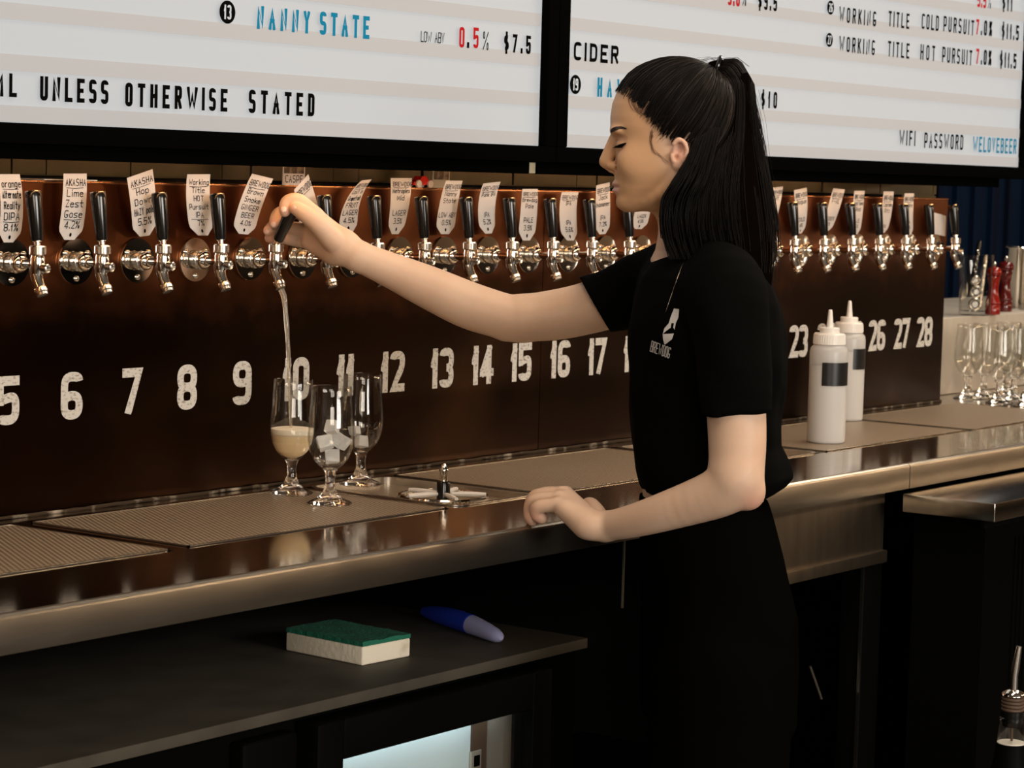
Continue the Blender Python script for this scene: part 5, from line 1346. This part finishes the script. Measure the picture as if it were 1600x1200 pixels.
sl_ = SDF((-0.26, -0.2, 0.0), (0.14, 0.2, 0.12), 0.006)
for sgn in (-1, 1):
    sl_.chain([(0.05, 0.085 * sgn, 0.045), (-0.06, 0.088 * sgn, 0.042), (-0.16, 0.092 * sgn, 0.035)], [0.040, 0.040, 0.032], k=0.01)
sl_.plane_cut((0, 0, 0.002), (0, 0, -1))
V, F = sl_.mesh(smooth=2)
npmesh('shoes', V, F, 'shirt', woman)

# ---- necklace
NP = [loc(x, y, d) for x, y, d in ((1079, 372, 3.40), (1074, 392, 3.385), (1066, 410, 3.37), (1056, 440, 3.375), (1047, 466, 3.385), (1041, 486, 3.395))]
def tri(S_, p):
    q = (np.asarray(p) - S_.lo) / S_.h; i = np.floor(q).astype(int)
    if (i < 0).any() or any(i[k] >= S_.n[k] - 1 for k in range(3)): return 0.05
    w = q - i; c = S_.f[i[0]:i[0] + 2, i[1]:i[1] + 2, i[2]:i[2] + 2]
    c = c[0] * (1 - w[0]) + c[1] * w[0]; c = c[0] * (1 - w[1]) + c[1] * w[1]; return float(c[0] * (1 - w[2]) + c[1] * w[2])
def onshirt(px, py, lift):
    a = loc(px, py, 3.25); b = loc(px, py, 3.65); pv = 0.0
    for i in range(1, 161):
        u = i / 160
        if tri(sh, a + (b - a) * u) < 0:
            lo_, hi_ = pv, u
            for _ in range(10):
                m = (lo_ + hi_) / 2
                if tri(sh, a + (b - a) * m) < 0: hi_ = m
                else: lo_ = m
            return a + (b - a) * lo_ + (a - b) / np.linalg.norm(b - a) * lift
        pv = u
    return None
NP = []
for k in range(20):
    u = k / 19.0; x = 1074 - 34 * u ** 0.9; y = 396 + 92 * u
    p = onshirt(x, y, .0012)
    if p is not None: NP.append(p)
if len(NP) > 3: tube_local('necklace', [NP], [[.0005] * len(NP)], 'gold', 5)

# ---- print on the shirt: emblem and lettering, laid on the cloth
def cloth_print(name, polys, m='paper'):
    V = []; F = []
    for P, f in polys:
        n = len(V)
        for x, y in P:
            p = onshirt(x, y, .0012); V.append(p if p is not None else loc(x, y, 3.4))
        F += [tuple(i + n for i in ff) for ff in f]
    raw(name, toworld(np.array(V)), F, m, woman, smooth=False)
def grid_poly(L, R, n=12):
    P = []; f = []
    for i in range(n + 1):
        u = i / n
        def at(C):
            s = u * (len(C) - 1); j = min(int(s), len(C) - 2); q = s - j
            return (C[j][0] * (1 - q) + C[j + 1][0] * q, C[j][1] * (1 - q) + C[j + 1][1] * q)
        a, b = at(L), at(R); P += [a, b]
    for i in range(n): f.append((2 * i, 2 * i + 1, 2 * i + 3, 2 * i + 2))
    return P, f
emb = [grid_poly([(1053, 482), (1048, 495), (1045, 505)], [(1061, 483), (1060, 496), (1056, 505)], 6),
       grid_poly([(1045, 505), (1038, 513), (1035.5, 522)], [(1049, 505), (1048, 512), (1041, 517)], 6),
       grid_poly([(1035.5, 522), (1036, 530), (1038, 538)], [(1053, 521), (1050, 530), (1039, 538.5)], 8),
       grid_poly([(1053, 505), (1052, 512)], [(1056, 505), (1054, 515)], 3)]
cloth_print('shirt_emblem', emb)
V2, F2, w2 = text2d('BREWDOG', 17, 4.6, 0.7, 1.35)
ca, sa = math.cos(0.42), math.sin(0.42)
LT = [(1015 + a * ca * 0.86 + b * 0.20, 549 - b + a * sa * 0.72) for a, b, c_ in V2]
cloth_print('shirt_lettering', [(LT, F2)])

# ---- hair: cap, ponytail, loose strands
hr = SDF((loc(935, 200, 3.5)[0], -0.16, loc(1100, 470, 3.5)[2]), (loc(1260, 200, 3.5)[0], 0.13, loc(1100, 70, 3.5)[2]), 0.003)
SKC = hp(1054, 193); SKR = np.array([px_(106.5), px_(87.5), px_(100.5)])
hr.ell(SKC, SKR, k=0.001)
a, b = hp(974, 133), hp(1088, 219); d_ = b - a
nrm = np.array([d_[2], 0, -d_[0]]); nrm = nrm if nrm[2] < 0 else -nrm
hr.plane_cut(a, nrm)
hr.plane_cut(hp(1080, 262), (0.35, 0, -1))
CH = [(1118, 106, 17, -.000), (1134, 106, 20, -.004), (1150, 126, 26, -.010), (1151, 160, 29, -.016), (1146, 205, 38, -.024), (1136, 255, 58, -.034), (1126, 305, 77, -.044), (1124, 350, 86, -.052), (1130, 395, 84, -.062), (1142, 440, 70, -.068)]
CP = [loc(x, y, DM + dd) for x, y, r, dd in CH]; CRr = [px_(r) for x, y, r, dd in CH]
FL = 0.72
for i in range(len(CH) - 1):
    pass
for w in (-.42, 0, .42):
    hr.chain([p + np.array([w * r, 0, 0]) for p, r in zip(CP, CRr)], [r * .46 for r in CRr], k=0.004, sub=6)
hr.chain([loc(1092, 232, DM - .060), loc(1080, 275, DM - .070), loc(1066, 315, DM - .066), loc(1064, 360, DM - .066), loc(1078, 400, DM - .070)], [px_(9), px_(20), px_(24), px_(24), px_(22)], k=0.012)
V, F = hr.mesh(smooth=3)
hair = npmesh('hair', V, F, 'hair_under', woman)

def strands(name, paths, radii, m, parent, n=4):
    """many fine tubes at once; paths: list of (k,3)"""
    Vs, Fs = [], []; off = 0
    for P, R in zip(paths, radii):
        P = np.asarray(P); k = len(P)
        T = np.gradient(P, axis=0); T /= np.linalg.norm(T, axis=1)[:, None] + 1e-9
        ref = np.array([0.31, 0.93, 0.17]); U = np.cross(T, ref); U /= np.linalg.norm(U, axis=1)[:, None] + 1e-9; W_ = np.cross(T, U)
        R = np.asarray(R)[:, None]
        ring = [P + R * (U * math.cos(2 * PI * j / n) + W_ * math.sin(2 * PI * j / n)) for j in range(n)]
        Vs.append(np.stack(ring, 1).reshape(-1, 3))
        i = np.arange(k - 1)[:, None] * n; j = np.arange(n)[None, :]; j2 = (j + 1) % n
        Fs.append(np.stack([i + j, i + j2, i + n + j2, i + n + j], -1).reshape(-1, 4) + off); off += k * n
    return npmesh(name, np.concatenate(Vs), np.concatenate(Fs), m, parent)
rs = np.random.RandomState(3)
TIE = hp(1113, 106)
HLN = [(967, 143), (974, 146), (983, 151), (994, 158), (1004, 167), (1012, 177), (1021, 187), (1030, 197), (1038, 207), (1048, 214), (1060, 217), (1072, 221), (1082, 228), (1092, 240), (1100, 252)]
def onskull(d, lift):
    d = d / np.linalg.norm(d); r = 1 / math.sqrt(((d / (SKR + lift)) ** 2).sum()); return SKC + d * r
paths, rad = [], []; bp_, br_ = [], []
clq = rs.rand(90) * (len(HLN) - 1)
for k in range(1900):
    u = float(np.clip(clq[rs.randint(90)] + rs.normal(0, .07), 0, len(HLN) - 1.001)) if rs.rand() < .75 else rs.rand() * (len(HLN) - 1.001); i = int(u); q = u - i
    x = HLN[i][0] * (1 - q) + HLN[i + 1][0] * q + rs.normal(0, 2.0) - (3.5 * math.sin(u * 9.0) if i > 3 else 0); y = HLN[i][1] * (1 - q) + HLN[i + 1][1] * q + rs.normal(0, 2.6) + (3.0 * math.sin(u * 9.0) if i > 3 else 0)
    sgn = -1 if rs.rand() < .68 else 1
    e = 1 - ((x - 1054) / 105.0) ** 2 - ((y - 193) / 99.0) ** 2
    if e < 0.0: e = 0.0
    l = sgn * 85 * math.sqrt(e)
    if y < 150 and rs.rand() < .6: l *= rs.rand()
    d0 = hp(x, y, l) - SKC; d1 = TIE - SKC
    d0 /= np.linalg.norm(d0); d1 = d1 / np.linalg.norm(d1); om = math.acos(np.clip(d0 @ d1, -1, 1))
    st = rs.rand() * 0.45 if rs.rand() < .45 else 0.0
    ts = np.linspace(st, 1, 12); lift = rs.uniform(0.0002, 0.0030)
    P = []
    for t_ in ts:
        dd = (math.sin((1 - t_) * om) * d0 + math.sin(t_ * om) * d1) / math.sin(om)
        P.append(onskull(dd, (lift * min(1, (t_ - st) * 5 + .05)) + 0.0008 * math.sin(9 * t_ + k)))
    q_ = rs.rand() < .16
    (bp_ if q_ else paths).append(P); (br_ if q_ else rad).append(np.linspace(0.0003, 0.0007, 12) * rs.uniform(.7, 1.5))
strands('hair_strands', paths, rad, 'hair', hair); strands('brown_streaks', bp_, br_, 'hair_brown', hair)
paths, rad = [], []
CPa = np.array(CP); ra_ = np.array(CRr)
tt = np.linspace(0, len(CP) - 1, 26)
cx = np.stack([np.interp(tt, np.arange(len(CP)), CPa[:, j]) for j in range(3)], 1); cr = np.interp(tt, np.arange(len(CP)), ra_)
for c_ in range(95):
    th0 = rs.uniform(0, 2 * PI); rr0 = rs.uniform(.78, 1.02); tw0 = rs.normal(0, .35); ph0 = rs.uniform(0, 6.28); fr0 = rs.uniform(2.2, 4.5); am0 = rs.uniform(.02, .085); e0 = rs.randint(20, 27)
    for k in range(16):
        th = th0 + rs.normal(0, .09); rr = rr0 + rs.normal(0, .035); end = min(26, max(16, e0 + rs.randint(-3, 2))); ph = ph0 + rs.normal(0, .25); P = []
        for i in range(end):
            s_ = i / 25.0; gro = min(1, s_ * 2.2)
            a_ = th + tw0 * s_ + am0 * 1.2 * math.sin(fr0 * 2 * s_ + ph) * gro
            R_ = cr[i] * (rr + am0 * math.sin(fr0 * s_ * 2.3 + ph) * gro)
            off = np.array([math.cos(a_) * R_, math.sin(a_) * R_ * .62, 0])
            if i < 5: off = np.array([math.cos(a_) * R_ * .72, math.sin(a_) * R_ * .8, math.cos(a_) * R_ * .70])
            P.append(cx[i] + off)
        paths.append(P); rad.append(np.linspace(0.0008, 0.00035, end) * rs.uniform(.7, 1.4))
strands('ponytail_strands', paths, rad, 'hair', hair)
# lock falling in front of the shoulder, fine baby hairs, sideburn wisp
paths, rad = [], []
side = [(1100, 200, -.072), (1078, 258, -.078), (1062, 285, -.080), (1046, 310, -.074), (1042, 340, -.072), (1046, 372, -.078), (1058, 405, -.090)]
for k in range(480):
    ox = rs.uniform(-12, 44); od = rs.uniform(-.020, .012); P = []
    n_ = rs.randint(5, 8)
    for i, (x, y, d) in enumerate(side[:n_]):
        P.append(loc(x + ox * min(1, .55 + i * .2) + 2 * math.sin(i * 1.3 + k), y + rs.normal(0, .6), DM + d + od * min(1, i * .4)))
    P = np.array(P); t0 = np.arange(len(P)); t1 = np.linspace(0, len(P) - 1, 18)
    P = np.stack([np.interp(t1, t0, P[:, j]) for j in range(3)], 1)
    for _ in range(2): P[1:-1] = (P[:-2] + 2 * P[1:-1] + P[2:]) / 4
    paths.append(P); rad.append(np.linspace(0.0006, 0.0005, 18))
strands('shoulder_lock', paths, rad, 'hair', hair)
paths, rad = [], []
def wisp(pts, lift, r):
    P = [onface(x, y, lift) for x, y in pts]; P = np.array(P); t0 = np.arange(len(P)); t1 = np.linspace(0, len(P) - 1, 14)
    P = np.stack([np.interp(t1, t0, P[:, j]) for j in range(3)], 1)
    for _ in range(2): P[1:-1] = (P[:-2] + 2 * P[1:-1] + P[2:]) / 4
    paths.append(P); rad.append(np.linspace(r, r * .35, 14))
for k in range(22):
    j = lambda s: rs.normal(0, s)
    ex = rs.uniform(0, 1); wisp([(1019 + j(2.5), 206 + j(4)), (1016 + j(2), 222 + j(2)), (1020 + j(2.6), 236 + j(2.5)), (1029 + 4 * ex + j(2), 246 + j(2.6)), (1034 + 12 * ex + j(3), 250 + 6 * ex + j(2.4))], .0006, .00017)
for k in range(70):
    u = rs.rand(); x = 1000 + 40 * u + rs.normal(0, 2); y = 163 + 50 * u + rs.normal(0, 2)
    wisp([(x + 8, y - 8), (x, y), (x - 6 + rs.normal(0, 2), y + 8 + rs.normal(0, 2))], .0007, .0003)
for k in range(16):
    x = 975 + rs.uniform(0, 22); y = 146 + (x - 975) * .5
    wisp([(x + 4, y - 3), (x + 1, y + 10), (x + 9 + rs.normal(0, 2), y + 24), (x + 24, y + 28 + rs.normal(0, 3))], .0006, .00028)
strands('baby_hairs', paths, rad, 'hair_fine', hair)
paths, rad = [], []
for k in range(90):
    s_ = rs.rand(); x = 1178 + 14 * s_ + rs.normal(0, 3) ; y = 150 + 60 * s_
    d = rs.uniform(-.05, .0)
    P = [loc(x - 10, y - 30, DM + d), loc(x + rs.uniform(-2, 5), y + 20, DM + d), loc(x + rs.uniform(2, 12), y + 70, DM + d), loc(x + rs.uniform(4, 24), y + 120 + rs.uniform(0, 40), DM + d)]
    P = np.array(P); t0 = np.arange(4); t1 = np.linspace(0, 3, 12); P = np.stack([np.interp(t1, t0, P[:, j]) for j in range(3)], 1)
    for _ in range(2): P[1:-1] = (P[:-2] + 2 * P[1:-1] + P[2:]) / 4
    paths.append(P); rad.append(np.full(12, .00016))
for k in range(22):
    x = 1060 + rs.uniform(-40, 60); P = [loc(x, 98, DM), loc(x + 16, 92 + rs.uniform(-3, 3), DM), loc(x + 34, 93 + rs.uniform(-6, 4), DM), loc(x + 52, 104, DM)]
    P = np.array(P); t0 = np.arange(4); t1 = np.linspace(0, 3, 10); P = np.stack([np.interp(t1, t0, P[:, j]) for j in range(3)], 1)
    paths.append(P); rad.append(np.full(10, .00016))
strands('flyaway_hairs', paths, rad, 'hair', hair)
# tie
q = MB(); ctr = hp(1115, 105); ring = []
for k in range(20):
    a_ = 2 * PI * k / 20; ring.append(tuple(ctr + np.array([0.004 + .0 * a_, 0, 0]) + np.array([0.35 * math.cos(a_) * px_(17), math.sin(a_) * px_(17), math.cos(a_) * px_(16)])))
q.tube(ring, px_(3.2), 8, closed=True)
raw('hair_tie', toworld(np.array(q.V)), q.F, 'handle', woman)
